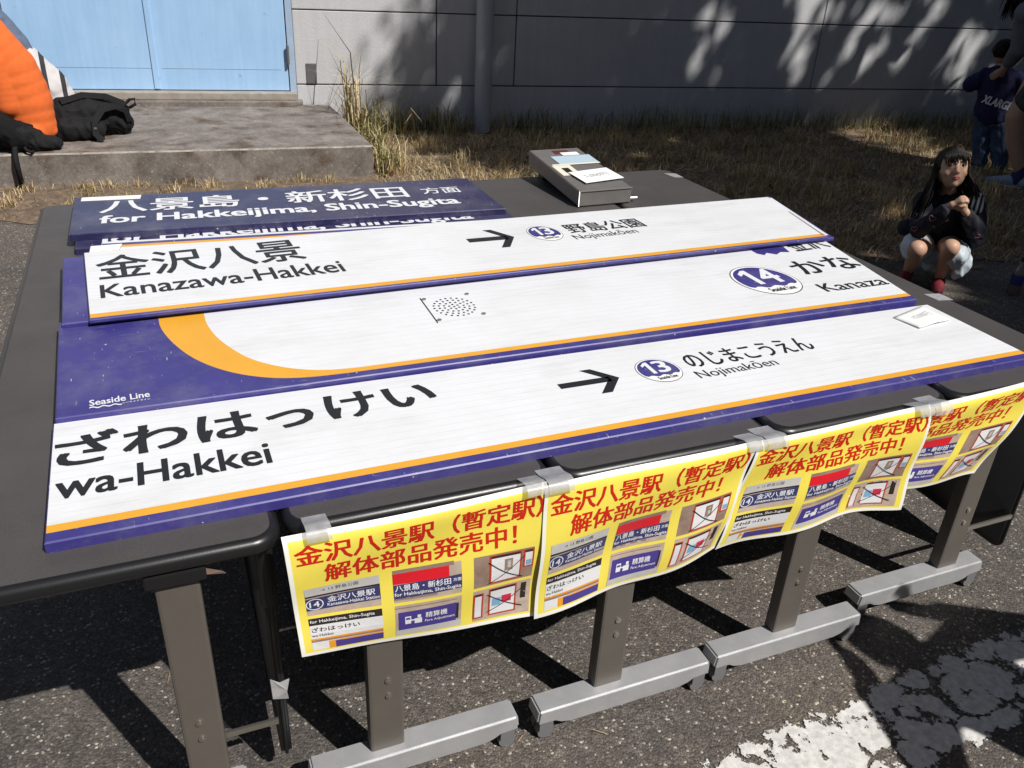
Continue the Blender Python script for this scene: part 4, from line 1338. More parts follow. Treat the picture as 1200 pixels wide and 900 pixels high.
poster("third yellow sale poster from the left, with a swept out lower right corner", (1.524, 0.707), (2.028, 0.712), (1.990, 0.446), (1.456, 0.448), 3.4, 0.022, -0.0235, 1.6)
poster("rightmost yellow sale poster, folded back behind the third and blown askew", (1.84, 0.688), (2.44, 0.722), (2.272, 0.458), (1.78, 0.498), 1.0, 0.010, -0.0090, 1.6)

LIFT[0] = Vector((0, 0, 1))
# ---------------------------------------------------------------- people
def facing(G):
    d = Vector((G[0] - CAM_POS.x, G[1] - CAM_POS.y)).normalized()
    return math.atan2(-d.x, d.y)      # rotation that turns local +Y away from the camera

def hand(chs, wrist, direction, palm_n, size=1.0, curl=0.6, thumb_side=1):
    """palm + four fingers + thumb as chains rooted in the palm"""
    w = Vector(wrist); d = Vector(direction).normalized(); nrm = Vector(palm_n); nrm = (nrm - d * nrm.dot(d)).normalized()
    side = d.cross(nrm) * thumb_side
    k = size
    pl = 0.045 * k
    for s in (-0.014, -0.005, 0.005, 0.014):
        chs.append([(w, 0.013 * k), (w + d * pl + side * s * k, 0.0105 * k)])
    for i, (s, ln) in enumerate(((-0.017, 0.030), (-0.006, 0.038), (0.006, 0.041), (0.017, 0.036))):
        r0 = w + d * pl + side * s * k
        d1 = (d * math.cos(curl * .6) + nrm * math.sin(curl * .6)).normalized(); d2 = (d * math.cos(curl * 1.8) + nrm * math.sin(curl * 1.8)).normalized()
        p1 = r0 + d1 * ln * 0.55 * k; p2 = p1 + d2 * ln * 0.6 * k
        chs.append([(r0, 0.0078 * k), (p1, 0.007 * k), (p2, 0.0058 * k)])
    t0 = w + d * 0.012 * k + side * 0.014 * k
    t1 = t0 + (side * 0.7 + d * 0.6 + nrm * .3).normalized() * 0.026 * k
    t2 = t1 + (d * 0.9 + side * 0.1 + nrm * 0.5).normalized() * 0.022 * k
    chs.append([(t0, 0.010 * k), (t1, 0.0085 * k), (t2, 0.0068 * k)])

def rotm(yaw, pitch=0.0, roll=0.0):
    return (Matrix.Rotation(yaw, 3, 'Z') @ Matrix.Rotation(pitch, 3, 'X') @ Matrix.Rotation(roll, 3, 'Y'))

def head_parts(t, c, size, rm, hair_kind, body_chs, body_ell):
    """adds head masses to the body lists; returns a function that builds face and hair. local face direction is -Y"""
    c = Vector(c)
    T = lambda x, y, z: c + rm @ Vector((x * size, y * size, z * size))
    k = size
    body_ell.append((c, (0.073 * k, 0.088 * k, 0.095 * k), rm))
    body_ell.append((T(0, -0.030, -0.045), (0.056 * k, 0.054 * k, 0.060 * k), rm))     # jaw
    body_ell.append((T(0, -0.058, -0.085), (0.022 * k, 0.022 * k, 0.020 * k), rm))     # chin
    body_ell.append((T(0.034, -0.054, -0.030), (0.026 * k, 0.022 * k, 0.026 * k), rm)); body_ell.append((T(-0.034, -0.054, -0.030), (0.026 * k, 0.022 * k, 0.026 * k), rm))
    body_chs.append([(T(0, -0.084, 0.004), 0.0085 * k), (T(0, -0.094, -0.026), 0.0105 * k)])        # nose
    body_chs.append([(T(-.010, -0.086, -0.028), 0.008 * k), (T(.010, -0.086, -0.028), 0.008 * k)])
    body_ell.append((T(0.074, 0.008, -0.012), (0.010 * k, 0.018 * k, 0.028 * k), rm)); body_ell.append((T(-0.074, 0.008, -0.012), (0.010 * k, 0.018 * k, 0.028 * k), rm))
    def build(body):
        for s in (-1, 1):
            meshobj("eye", blob([], 0.0016 * k, 1, [(T(s * 0.031, -0.0795, 0.006), (0.0125 * k, 0.006 * k, 0.0052 * k), rm)]), M['eye'], body)
            meshobj("eyebrow", blob([[(T(s * 0.017, -0.084, 0.024), 0.0026 * k), (T(s * 0.033, -0.082, 0.028), 0.003 * k), (T(s * 0.047, -0.074, 0.024), 0.0022 * k)]], 0.0014 * k, 1), M['hair'], body)
        meshobj("mouth", blob([[(T(-0.019, -0.079, -0.055), 0.0035 * k), (T(-0.006, -0.0855, -0.0515), 0.0052 * k), (T(0.006, -0.0855, -0.0515), 0.0052 * k), (T(0.019, -0.079, -0.055), 0.0035 * k)],
                               [(T(-0.014, -0.080, -0.058), 0.0035 * k), (T(0, -0.085, -0.061), 0.0058 * k), (T(0.014, -0.080, -0.058), 0.0035 * k)]], 0.0016 * k, 1), M['lips'], body)
        hair(body)
    def hair(body):
        random.seed(5)
        bm = bmesh.new()
        def strand(pts, r, n=5):
            tube(bm, pts, r * k, n, taper=[1.0] * (len(pts) - 1) + [0.35])
        # cap
        me = blob([], 0.006 * k, 2, [(T(0, 0.012, 0.020), (0.083 * k, 0.094 * k, 0.093 * k), rm)])
        bmc = bmesh.new(); bmc.from_mesh(me); bpy.data.meshes.remove(me)
        inv = rm.inverted()
        kill = [v for v in bmc.verts if (lambda q: q.y < -0.040 * k and q.z < 0.048 * k or (q.y < 0.02 * k and q.z < -0.03 * k) or q.z < -0.075 * k)(inv @ (v.co - c))]
        bmesh.ops.delete(bmc, geom=kill, context='VERTS')
        tmp = bpy.data.meshes.new("t"); bmc.to_mesh(tmp); bmc.free(); bm.from_mesh(tmp); bpy.data.meshes.remove(tmp)
        for f in bm.faces: f.smooth = True
        if hair_kind == 'short':
            for i in range(160):
                a = random.uniform(0, 2 * math.pi); e2 = random.uniform(-0.3, 1.4)
                d = Vector((math.cos(a) * math.cos(e2), math.sin(a) * math.cos(e2), math.sin(e2)))
                if d.y < -0.35 and d.z < 0.5: continue
                p0 = Vector((d.x * 0.080, 0.012 + d.y * 0.090, 0.020 + d.z * 0.090))
                p1 = p0 + d * 0.008 + Vector((0, 0.006, -0.022))
                strand([T(*p0), T(*p1)], 0.004)
        if hair_kind == 'long':
            # fringe
            for i in range(46):
                s = -0.062 + 0.124 * i / 45 + random.uniform(-.002, .002)
                y0 = -0.072 + 0.55 * abs(s) ** 1.35
                top = (s * 0.6, y0 + 0.030, 0.108 - abs(s) * .3); midp = (s * .95, y0 - 0.014, 0.068 - abs(s) * .15); end = (s * 1.05 + random.uniform(-.006, .006), y0 - 0.020, 0.024 + random.uniform(-0.016, 0.020) - abs(s) * 0.15)
                strand([T(*top), T(*midp), T(*end)], 0.0034)
            # side and back lengths
            for i in range(170):
                a = R(random.uniform(-28, 208))
                dx, dy = math.cos(a), math.sin(a)
                p0 = (dx * 0.068, 0.012 + dy * 0.078, 0.045 + random.uniform(-.02, .02))
                p1 = (dx * 0.090, 0.014 + dy * 0.102, -0.045)
                fall = random.uniform(0.15, 0.22) if dx < 0.1 else random.uniform(0.08, 0.14)
                out = random.uniform(0.85, 1.35)
                p2 = (dx * 0.098 * out, 0.016 + dy * 0.112 * out, -0.045 - fall * 0.5); p3 = (dx * 0.105 * out + (-0.03 if dx < 0 else 0.01), 0.016 + dy * 0.115 * out, -0.045 - fall)
                strand([T(*p0), T(*p1), T(*p2), T(*p3)], random.uniform(0.0035, 0.0066))
        obj("hair", bm, M['hair'], body, smooth=True)
    return build

# crouching girl
G = (4.429, 2.005, 0.0)
girl = thing("person", "long haired child in black jacket and pale denim shorts crouching by the tables' right end", "person", G, facing(G))
chs, els = [], []
hc = (-0.094, -0.035, 0.662)
rm = rotm(R(17), R(-17), R(-6))
fin = head_parts(girl, hc, 1.02, rm, 'long', chs, els)
chs.append([((-0.088, 0.002, 0.60), 0.036), ((-0.080, 0.03, 0.52), 0.040), ((-0.075, 0.07, 0.40), 0.09), ((-0.07, 0.15, 0.24), 0.10)])
chs.append([((-0.16, 0.05, 0.465), 0.040), ((-0.08, 0.045, 0.485), 0.045), ((0.03, 0.05, 0.475), 0.040)])
for (hip, kn, an, toe) in (((-0.13, 0.15, 0.19), (-0.148, -0.20, 0.243), (-0.168, -0.03, 0.06), (-0.185, -0.16, 0.028)),
                           ((0.00, 0.15, 0.19), (0.012, -0.20, 0.283), (0.000, -0.045, 0.065), (0.012, -0.18, 0.028))):
    chs.append([(hip, 0.075), ((Vector(hip) + Vector(kn)) / 2, 0.062), (kn, 0.046)])
    mk = Vector(kn).lerp(Vector(an), 0.4) + Vector((0, 0.018, 0))
    chs.append([(kn, 0.045), (mk, 0.040), (an, 0.025), ((an[0], an[1] + 0.01, 0.035), 0.027)])
    chs.append([((an[0], an[1], 0.035), 0.027), (toe, 0.022)])
chs.append([((-0.175, 0.03, 0.455), 0.036), ((-0.157, -0.145, 0.335), 0.029), ((-0.040, -0.205, 0.508), 0.021)])
chs.append([((0.055, 0.03, 0.465), 0.036), ((0.105, -0.10, 0.365), 0.029), ((0.030, -0.185, 0.478), 0.021)])
hand(chs, (-0.036, -0.205, 0.515), (0.55, -0.12, 0.50), (0.35, 0.6, -0.35), 0.95, 0.85, -1)
hand(chs, (0.028, -0.190, 0.485), (-0.35, -0.25, 0.62), (-0.4, 0.6, 0.1), 0.95, 0.85, 1)
body = meshobj("body", blob(chs, 0.0052, 3, els), M['skin'], girl)
fin(body)
jk = [[((-0.075, 0.16, 0.25), 0.125), ((-0.075, 0.10, 0.36), 0.118), ((-0.072, 0.055, 0.455), 0.085)],
      [((-0.185, 0.035, 0.448), 0.055), ((-0.08, 0.045, 0.478), 0.056), ((0.065, 0.035, 0.458), 0.055)],
      [((-0.185, 0.035, 0.450), 0.056), ((-0.165, -0.13, 0.338), 0.050), ((-0.110, -0.175, 0.41), 0.041), ((-0.062, -0.197, 0.475), 0.034)],
      [((0.065, 0.035, 0.460), 0.056), ((0.112, -0.085, 0.362), 0.050), ((0.075, -0.14, 0.415), 0.041), ((0.044, -0.172, 0.455), 0.034)],
      [((-0.20, 0.14, 0.26), 0.06), ((-0.24, 0.10, 0.27), 0.045)], [((0.06, 0.12, 0.28), 0.07), ((0.12, 0.03, 0.29), 0.045)]]
jacket = meshobj("jacket", blob(jk, 0.006, 3, (), (0.010, 17)), M['jacket_black'], girl)
sh = [[((-0.07, 0.16, 0.17), 0.125)],
      [((-0.145, 0.13, 0.19), 0.095), ((-0.158, -0.02, 0.205), 0.082), ((-0.162, -0.125, 0.222), 0.068)],
      [((0.02, 0.13, 0.18), 0.090), ((0.035, -0.02, 0.200), 0.082), ((0.040, -0.125, 0.232), 0.066)],
      [((0.085, 0.02, 0.165), 0.050), ((0.092, -0.06, 0.165), 0.046), ((0.082, -0.085, 0.125), 0.030), ((0.075, -0.075, 0.10), 0.020)],
      [((-0.06, 0.04, 0.095), 0.032), ((-0.06, 0.12, 0.10), 0.06)]]
meshobj("shorts", blob(sh, 0.006, 3, (), (0.007, 20)), M['denim_pale'], girl)
for (an, toe) in (((-0.168, -0.02, 0.035), (-0.185, -0.165, 0.026)), ((0.000, -0.035, 0.035), (0.012, -0.185, 0.026))):
    meshobj("shoe", blob([[((an[0], an[1] + 0.02, 0.037), 0.036), ((an[0] + (toe[0] - an[0]) * .6, an[1] + (toe[1] - an[1]) * .6, 0.034), 0.034), (toe, 0.026)]], 0.005, 2), M['shoe_red'], girl)
meshobj("striped_hood", blob([[((0.055, -0.03, 0.505), 0.030), ((0.085, -0.045, 0.470), 0.026), ((0.075, 0.03, 0.51), 0.028)]], 0.005, 2), M['stripe_hood'], girl)
def heart(parent, c, s, tilt):
    bm = bmesh.new()
    pts = []
    for k in range(25):
        a = 2 * math.pi * k / 24
        x = 16 * math.sin(a) ** 3 / 17; z = (13 * math.cos(a) - 5 * math.cos(2 * a) - 2 * math.cos(3 * a) - math.cos(4 * a)) / 17
        pts.append(Vector(c) + Matrix.Rotation(tilt, 3, 'Y') @ Vector((x * s, 0.35 * s * (x * x), z * s)))
    tube(bm, pts, 0.0016, 6)
    obj("heart_print", bm, M['pink'], parent)
heart(jacket, (-0.115, -0.222, 0.425), 0.018, 0.3); heart(jacket, (-0.188, -0.186, 0.345), 0.016, -0.4); heart(jacket, (0.118, -0.140, 0.355), 0.016, 0.5); heart(jacket, (0.100, -0.150, 0.395), 0.012, 0.2); heart(jacket, (-0.215, -0.10, 0.37), 0.014, -0.2)

# small child seen from behind
G = (7.08, 3.90, 0.03)
kid = thing("person", "small child seen from behind, navy sweatshirt with white letters on its hem, washed jeans", "person", G, facing(G))
chs, els = [], []
fin = head_parts(kid, (-0.212, 0.0, 0.965), 0.95, rotm(R(160), R(6), 0), 'short', chs, els)
chs.append([((-0.205, 0, 0.92), 0.040), ((-0.20, 0, 0.87), 0.042), ((-0.175, 0, 0.75), 0.10), ((-0.14, 0, 0.50), 0.10)])
for x, kx, ax_ in ((-0.20, -0.183, -0.150), (-0.085, -0.046, 0.010)):
    chs.append([((x, 0, 0.47), 0.075), ((kx, -0.01, 0.24), 0.048), ((ax_, 0, 0.07), 0.032), ((ax_ - .01, 0.08, 0.03), 0.025)])
arm_l = [((-0.30, 0, 0.775), 0.045), ((-0.385, -0.02, 0.695), 0.036), ((-0.40, 0.16, 0.70), 0.026)]
arm_r = [((-0.06, 0, 0.775), 0.045), ((0.03, 0.0, 0.68), 0.036), ((0.02, 0.14, 0.60), 0.026)]
chs += [arm_l, arm_r]
hand(chs, (-0.40, 0.17, 0.70), (0, 1, 0.05), (0.3, 0, -1), 0.9, 0.4, 1); hand(chs, (0.02, 0.15, 0.595), (0, 1, -0.2), (-0.3, 0, -1), 0.9, 0.4, -1)
body = meshobj("body", blob(chs, 0.008, 3, els), M['skin'], kid)
fin(body)
sw = [[((-0.185, 0, 0.745), 0.125), ((-0.15, 0, 0.50), 0.135)], [((-0.30, 0, 0.77), 0.062), ((-0.19, 0, 0.815), 0.07), ((-0.065, 0, 0.77), 0.062)],
      [((-0.23, 0, 0.70), 0.09), ((-0.225, 0, 0.49), 0.085)], [((-0.12, 0, 0.70), 0.09), ((-0.08, 0, 0.49), 0.085)],
      [(arm_l[0][0], 0.064), ((-0.385, -0.02, 0.695), 0.058), ((-0.40, 0.13, 0.70), 0.046)], [(arm_r[0][0], 0.064), ((0.03, 0.0, 0.68), 0.058), ((0.02, 0.11, 0.61), 0.044)]]
sweat = meshobj("sweatshirt", blob(sw, 0.008, 4, (), (0.010, 13)), M['hoodie'], kid)
bm = bmesh.new()
def back(u, v):
    x = -0.268 + 0.225 * u + 0.018 * v; z = 0.585 - 0.040 * u + 0.060 * v
    return (x, -0.137 + 0.75 * (x + 0.152) ** 2 - 0.012, z)
LIFT[0] = Vector((0, -1, 0)); put_text(bm, "XLARGE", back, 0.07)
obj("hem_lettering", bm, M['white_ink'], sweat)
jn = [[((-0.14, 0, 0.46), 0.115)], [((-0.205, 0, 0.45), 0.088), ((-0.185, -0.01, 0.24), 0.068), ((-0.153, 0, 0.085), 0.062)], [((-0.085, 0, 0.45), 0.088), ((-0.046, -0.01, 0.24), 0.068), ((0.010, 0, 0.085), 0.062)]]
meshobj("jeans", blob(jn, 0.007, 3, (), (0.009, 18)), M['denim'], kid)
for x in (-0.152, 0.010):
    meshobj("shoe", blob([[((x, -0.02, 0.035), 0.040), ((x - .01, 0.10, 0.03), 0.034)]], 0.006, 2), M['shoe_grey'], kid)

# adult at the right edge, bending to the child
G = (6.85, 3.50, 0.03)
ad = thing("person", "bare legged adult cut off by the right picture edge, hand on the small child's back", "person", G, facing(G))
chs, els = [], []
fin = head_parts(ad, (-0.40, 0.06, 1.50), 1.1, rotm(R(-70), 0, 0), 'long', chs, els)
chs.append([((-0.30, 0.08, 1.43), 0.055), ((-0.24, 0.06, 1.36), 0.055), ((-0.14, 0.04, 1.18), 0.13), ((0.03, 0.02, 0.90), 0.13)])
chs.append([((-0.08, -0.04, 0.86), 0.10), ((-0.165, -0.06, 0.55), 0.070), ((-0.125, -0.03, 0.38), 0.064), ((-0.02, 0.0, 0.13), 0.042), ((-0.02, 0.0, 0.05), 0.042), ((-0.18, 0, 0.035), 0.030)])
chs.append([((0.10, 0.10, 0.86), 0.095), ((0.18, 0.14, 0.50), 0.064), ((0.28, 0.20, 0.13), 0.042), ((0.28, 0.2, 0.05), 0.042), ((0.14, 0.22, 0.035), 0.03)])
chs.append([((-0.30, -0.06, 1.28), 0.055), ((-0.275, 0.03, 1.04), 0.042), ((-0.350, 0.215, 0.865), 0.030)])
hand(chs, (-0.350, 0.218, 0.865), (-0.55, 0.12, -0.6), (-0.1, 0.9, 0.1), 1.35, 0.12, 1)
body = meshobj("body", blob(chs, 0.010, 3, els), M['skin'], ad)
fin(body)
meshobj("shirt", blob([[((-0.15, 0.04, 1.20), 0.155), ((0.02, 0.02, 0.92), 0.15)], [((-0.30, -0.08, 1.29), 0.085), ((-0.24, 0.15, 1.29), 0.08)], [((-0.30, -0.06, 1.28), 0.082), ((-0.278, 0.02, 1.04), 0.070), ((-0.325, 0.15, 0.925), 0.052)]], 0.010, 3), M['grey_shirt'], ad)
meshobj("shorts", blob([[((0.03, 0.02, 0.88), 0.155)], [((-0.05, -0.04, 0.86), 0.115), ((-0.105, -0.06, 0.68), 0.105)], [((0.10, 0.10, 0.86), 0.115), ((0.14, 0.12, 0.66), 0.105)]], 0.010, 3), M['khaki'], ad)
for x, y in ((-0.02, 0.0), (0.28, 0.2)):
    meshobj("sock", blob([[((x, y, 0.06), 0.050), ((x, y, 0.145), 0.046)]], 0.006, 2), M['sock'], ad)
    s = meshobj("shoe", blob([[((x + 0.06, y, 0.047), 0.044), ((x - 0.05, y, 0.052), 0.046), ((x - 0.14, y + .005, 0.038), 0.036), ((x - 0.205, y + .01, 0.030), 0.024)]], 0.006, 2), M['shoe_blue'], ad)
    bm = bmesh.new()
    loft(bm, [[(x - 0.08 + 0.165 * math.cos(a), y + 0.047 * math.sin(a), z) for a in [2 * math.pi * k / 24 for k in range(24)]] for z in (0.0, 0.02)], True, True)
    obj("sole", bm, M['sole'], s)

# seated person in orange
G = (-0.30, 5.35, 0.25)
og = thing("person", "seated person in an orange fleece on the step, cut off by the left edge", "person", G, facing(G))
chs, els = [], []
fin = head_parts(og, (-0.50, -0.03, 0.98), 1.1, rotm(R(-90), 0, 0), 'short', chs, els)
chs.append([((-0.48, 0, 0.90), 0.05), ((-0.42, 0, 0.82), 0.06), ((-0.22, 0, 0.58), 0.13), ((-0.03, 0, 0.14), 0.12)])
for y in (-0.14, 0.12):
    chs.append([((-0.06, y * .7, 0.10), 0.10), ((-0.48, y, 0.20), 0.065), ((-0.52, y, -0.10), 0.05), ((-0.50, y, -0.20), 0.04), ((-0.62, y, -0.215), 0.032)])
    chs.append([((-0.34, y * 1.4, 0.74), 0.06), ((-0.52, y * 1.5, 0.50), 0.045), ((-0.68, y, 0.44), 0.033)])
    hand(chs, (-0.68, y, 0.44), (-1, 0, 0), (0, 0, -1), 1.2, 0.5, 1 if y < 0 else -1)
body = meshobj("body", blob(chs, 0.010, 3, els), M['skin'], og)
fin(body)
fl_ = [[((-0.40, 0, 0.80), 0.10), ((-0.185, -0.02, 0.68), 0.155), ((-0.090, -0.01, 0.50), 0.178), ((-0.040, -0.01, 0.29), 0.178), ((-0.015, -0.03, 0.15), 0.142)],
       [((-0.02, -0.12, 0.12), 0.075), ((0.075, -0.06, 0.115), 0.050)], [((0.055, 0.08, 0.14), 0.075), ((0.06, -0.04, 0.16), 0.07)], [((-0.12, -0.10, 0.30), 0.10), ((-0.15, -0.10, 0.55), 0.10)]]
for y in (-0.16, 0.15): fl_.append([((-0.33, y * 1.2, 0.74), 0.085), ((-0.52, y * 1.4, 0.50), 0.068), ((-0.63, y, 0.45), 0.052)])
meshobj("fleece", blob(fl_, 0.008, 5, (), (0.006, 4.0)), M['orange_cloth'], og)
pt = [[((-0.07, -0.03, 0.105), 0.105), ((-0.14, -0.08, 0.12), 0.11)], [((-0.20, -0.16, 0.16), 0.10), ((-0.12, -0.18, 0.08), 0.075)]]
for y in (-0.14, 0.12): pt.append([((-0.08, y * .8, 0.10), 0.105), ((-0.48, y, 0.20), 0.082), ((-0.52, y, -0.10), 0.070)])
meshobj("trousers", blob(pt, 0.008, 3, (), (0.014, 13)), M['black_cloth'], og)
for y in (-0.14, 0.12): meshobj("shoe", blob([[((-0.49, y, -0.205), 0.044), ((-0.64, y, -0.212), 0.036)]], 0.008, 2), M['rubber'], og)

# black pouch beside the seated person, strap hanging over the step
pb = thing("waist_bag", "black bag beside the person in orange, its strap hanging over the step edge", "bag", (-0.40, 5.16, 0.25))
meshobj("pouch", blob([[((0.02, 0.02, 0.07), 0.07), ((0.16, 0.02, 0.055), 0.055), ((0.22, 0.03, 0.045), 0.04)], [((0.0, -0.01, 0.12), 0.06), ((0.10, 0.03, 0.10), 0.06)]], 0.006, 3, (), (0.010, 20)), M['nylon'], pb)
bm = bmesh.new()
tube(bm, [(-0.02, 0.0, 0.06), (-0.02, -0.09, 0.03), (-0.02, -0.125, -0.02), (-0.015, -0.13, -0.20)], 0.018, 8)
tube(bm, [(0.03, -0.03, 0.05), (0.05, -0.085, 0.03), (0.075, -0.09, 0.02), (0.085, -0.06, 0.02)], 0.010, 8)
obj("strap", bm, M['nylon'], pb)

# second seated person, blue grey jacket
G = (-0.12, 6.05, 0.25)
gp_ = thing("person", "person in a blue grey jacket over a striped top, sitting behind the person in orange", "person", G, facing(G))
chs, els = [], []
fin = head_parts(gp_, (-0.72, 0.0, 1.08), 1.1, rotm(R(-90), 0, 0), 'short', chs, els)
chs.append([((-0.70, 0, 1.0), 0.05), ((-0.62, 0, 0.90), 0.06), ((-0.42, 0, 0.62), 0.12), ((-0.20, 0, 0.14), 0.12)])
for y in (-0.13, 0.13):
    chs.append([((-0.2, y * .8, 0.12), 0.10), ((-0.62, y, 0.22), 0.065), ((-0.72, y, 0.02), 0.05), ((-0.86, y, 0.035), 0.032)])
    chs.append([((-0.54, y * 1.4, 0.82), 0.06), ((-0.68, y * 1.5, 0.56), 0.045), ((-0.84, y, 0.46), 0.033)])
    hand(chs, (-0.84, y, 0.46), (-1, 0, 0), (0, 0, -1), 1.2, 0.5, 1 if y < 0 else -1)
body = meshobj("body", blob(chs, 0.012, 3, els), M['skin'], gp_)
fin(body)
gj = [[((-0.60, 0, 0.88), 0.10), ((-0.45, 0, 0.72), 0.150), ((-0.33, 0, 0.53), 0.155), ((-0.27, -0.01, 0.38), 0.150)]]
for y in (-0.16, 0.16): gj.append([((-0.54, y * 1.2, 0.82), 0.085), ((-0.68, y * 1.4, 0.56), 0.068), ((-0.80, y, 0.48), 0.05)])
meshobj("jacket", blob(gj, 0.010, 4, (), (0.012, 9)), M['grey_cloth'], gp_)
meshobj("striped_shirt", blob([[((-0.26, -0.01, 0.42), 0.155), ((-0.14, -0.01, 0.27), 0.160), ((-0.10, -0.01, 0.19), 0.150)]], 0.008, 3, (), (0.008, 12)), M['stripe_shirt'], gp_)
gt = [[((-0.18, 0, 0.13), 0.13)]]
for y in (-0.13, 0.13): gt.append([((-0.20, y * .8, 0.12), 0.11), ((-0.62, y, 0.22), 0.082), ((-0.71, y, 0.07), 0.065)])
meshobj("trousers", blob(gt, 0.012, 3), M['black_cloth'], gp_)
for y in (-0.13, 0.13): meshobj("shoe", blob([[((-0.70, y, 0.045), 0.044), ((-0.88, y, 0.038), 0.036)]], 0.010, 2), M['rubber'], gp_)

# backpack on the step
bp = thing("backpack", "black backpack lying on the concrete step beside the person in orange", "backpack", (0.10, 5.60, 0.25), facing((0.1, 5.6)))
meshobj("pack_body", blob([[((-0.22, -0.02, 0.15), 0.13), ((-0.08, 0.0, 0.16), 0.125), ((0.06, 0.02, 0.12), 0.105), ((0.12, 0.02, 0.095), 0.085)],
                           [((-0.24, -0.14, 0.08), 0.075), ((-0.05, -0.13, 0.075), 0.07)], [((-0.05, 0.08, 0.15), 0.12), ((0.10, 0.09, 0.13), 0.10)]], 0.006, 3, (), (0.013, 14)), M['nylon'], bp)
bm = bmesh.new()
def band(pts, w, th):
    pts = [Vector(p) for p in pts]
    a, b = [], []
    for i, p in enumerate(pts):
        tdir = (pts[min(i + 1, len(pts) - 1)] - pts[max(i - 1, 0)]).normalized()
        sd = tdir.cross(Vector((0.2, -1, 0.35))).normalized()
        nn = sd.cross(tdir).normalized()
        a.append([bm.verts.new(p + sd * w + nn * th), bm.verts.new(p - sd * w + nn * th), bm.verts.new(p - sd * w - nn * th), bm.verts.new(p + sd * w - nn * th)])
    for r0, r1 in zip(a, a[1:]):
        for k in range(4): bm.faces.new((r0[k], r0[(k + 1) % 4], r1[(k + 1) % 4], r1[k])).smooth = False
    bm.faces.new(a[0]); bm.faces.new(a[-1])
band([(-0.015, -0.235, 0.015), (-0.055, -0.225, 0.06), (-0.05, -0.20, 0.14), (0.01, -0.15, 0.21), (0.09, -0.11, 0.225), (0.16, -0.08, 0.19), (0.18, -0.06, 0.11)], 0.022, 0.006)
band([(-0.24, -0.10, 0.26), (-0.10, -0.06, 0.295), (0.05, -0.02, 0.275), (0.16, 0.0, 0.22)], 0.02, 0.006)
obj("shoulder_strap", bm, M['nylon'], bp)
bm = bmesh.new()
tube(bm, [(0.15, 0.02, 0.20), (0.20, 0.01, 0.245), (0.235, 0.0, 0.25), (0.235, 0.0, 0.215), (0.19, 0.0, 0.19)], 0.011, 8)
obj("grab_handle", bm, M['nylon'], bp)
bm = bmesh.new(); box(bm, (-0.052, -0.226, 0.10), (0.018, 0.006, 0.014)); obj("buckle", bm, M['steel'], bp)

# small bottle in the shade at the right edge
bt = thing("drink_bottle", "small bottle with dark blue cap and blue label, standing in the shade", "bottle", (4.76, 1.78, 0))
def lathe(prof, n=20):
    bm = bmesh.new()
    loft(bm, [[(r * math.cos(2 * math.pi * k / n), r * math.sin(2 * math.pi * k / n), z) for k in range(n)] for r, z in prof], True, True)
    return bm
obj("bottle_body", lathe([(0.028, 0.0), (0.033, 0.006), (0.033, 0.125), (0.030, 0.15), (0.016, 0.185), (0.013, 0.195)]), M['bottle_clear'], bt)
obj("bottle_label", lathe([(0.0335, 0.06), (0.0338, 0.062), (0.0338, 0.118), (0.0335, 0.12)]), M['bottle_blue'], bt)
obj("bottle_cap", lathe([(0.0155, 0.195), (0.016, 0.197), (0.016, 0.214), (0.0145, 0.217)]), M['bottle_cap'], bt)

# an onlooker standing well to the right of the camera: only the shadow reaches the picture
def onlooker(label, pos, rz, hgt, cloth, arms_up, ew=0.24):
    t = thing("person", label, "person", pos, rz)
    k = hgt / 1.68
    S = lambda *p: tuple(x * k for x in p)
    chs, els = [], []
    fin = head_parts(t, S(0, 0, 1.53), 1.08 * k, rotm(R(180)), 'short', chs, els)
    chs.append([(S(0, 0, 1.44), .052), (S(0, 0, 1.38), .055), (S(0, 0, 1.22), .13), (S(0, 0, 0.95), .13)])
    shirt = [[(S(0, 0, 1.22), .16), (S(0, 0, 0.92), .155)], [(S(-.17, 0, 1.33), .075), (S(.17, 0, 1.33), .075)]]
    tr = [[(S(0, 0, 0.9), .155)]]
    for s in (-1, 1):
        chs.append([(S(s * .09, 0, .88), .09), (S(s * .10, 0, .48), .062), (S(s * .10, 0, .08), .04), (S(s * .11, 0.12, .035), .03)])
        tr.append([(S(s * .09, 0, .88), .10), (S(s * .10, 0, .48), .078), (S(s * .10, 0, .11), .066)])
        if arms_up: arm = [S(s * .19, 0, 1.33), S(s * ew, 0.05, 1.12), S(s * .16, 0.19, 1.32)]; hd = (-s * .3, .3, .8)
        else: arm = [S(s * .19, 0, 1.33), S(s * .27, -0.02, 1.06), S(s * .24, 0.12, 0.84)]; hd = (0, .3, -1)
        chs.append([(arm[0], .055), (arm[1], .042), (arm[2], .03)])
        shirt.append([(arm[0], .075), (arm[1], .062), (Vector(arm[1]).lerp(Vector(arm[2]), .7), .05)])
        hand(chs, arm[2], hd, (-s, 0, 0), 1.25, 0.5, s)
    body = meshobj("body", blob(chs, 0.012, 3, els), M['skin'], t)
    fin(body)
    meshobj("shirt", blob(shirt, 0.012, 3), M[cloth], t)
    meshobj("trousers", blob(tr, 0.012, 3), M['black_cloth'], t)
    for s in (-1, 1): meshobj("shoe", blob([[(S(s * .10, -0.03, .045), .044), (S(s * .115, 0.16, .036), .036)]], 0.01, 2), M['rubber'], t)
    return t
onlooker("standing onlooker with both arms raised, to the right of the camera", (2.64, -1.20, 0), R(20), 1.66, 'grey_cloth', True, 0.36)

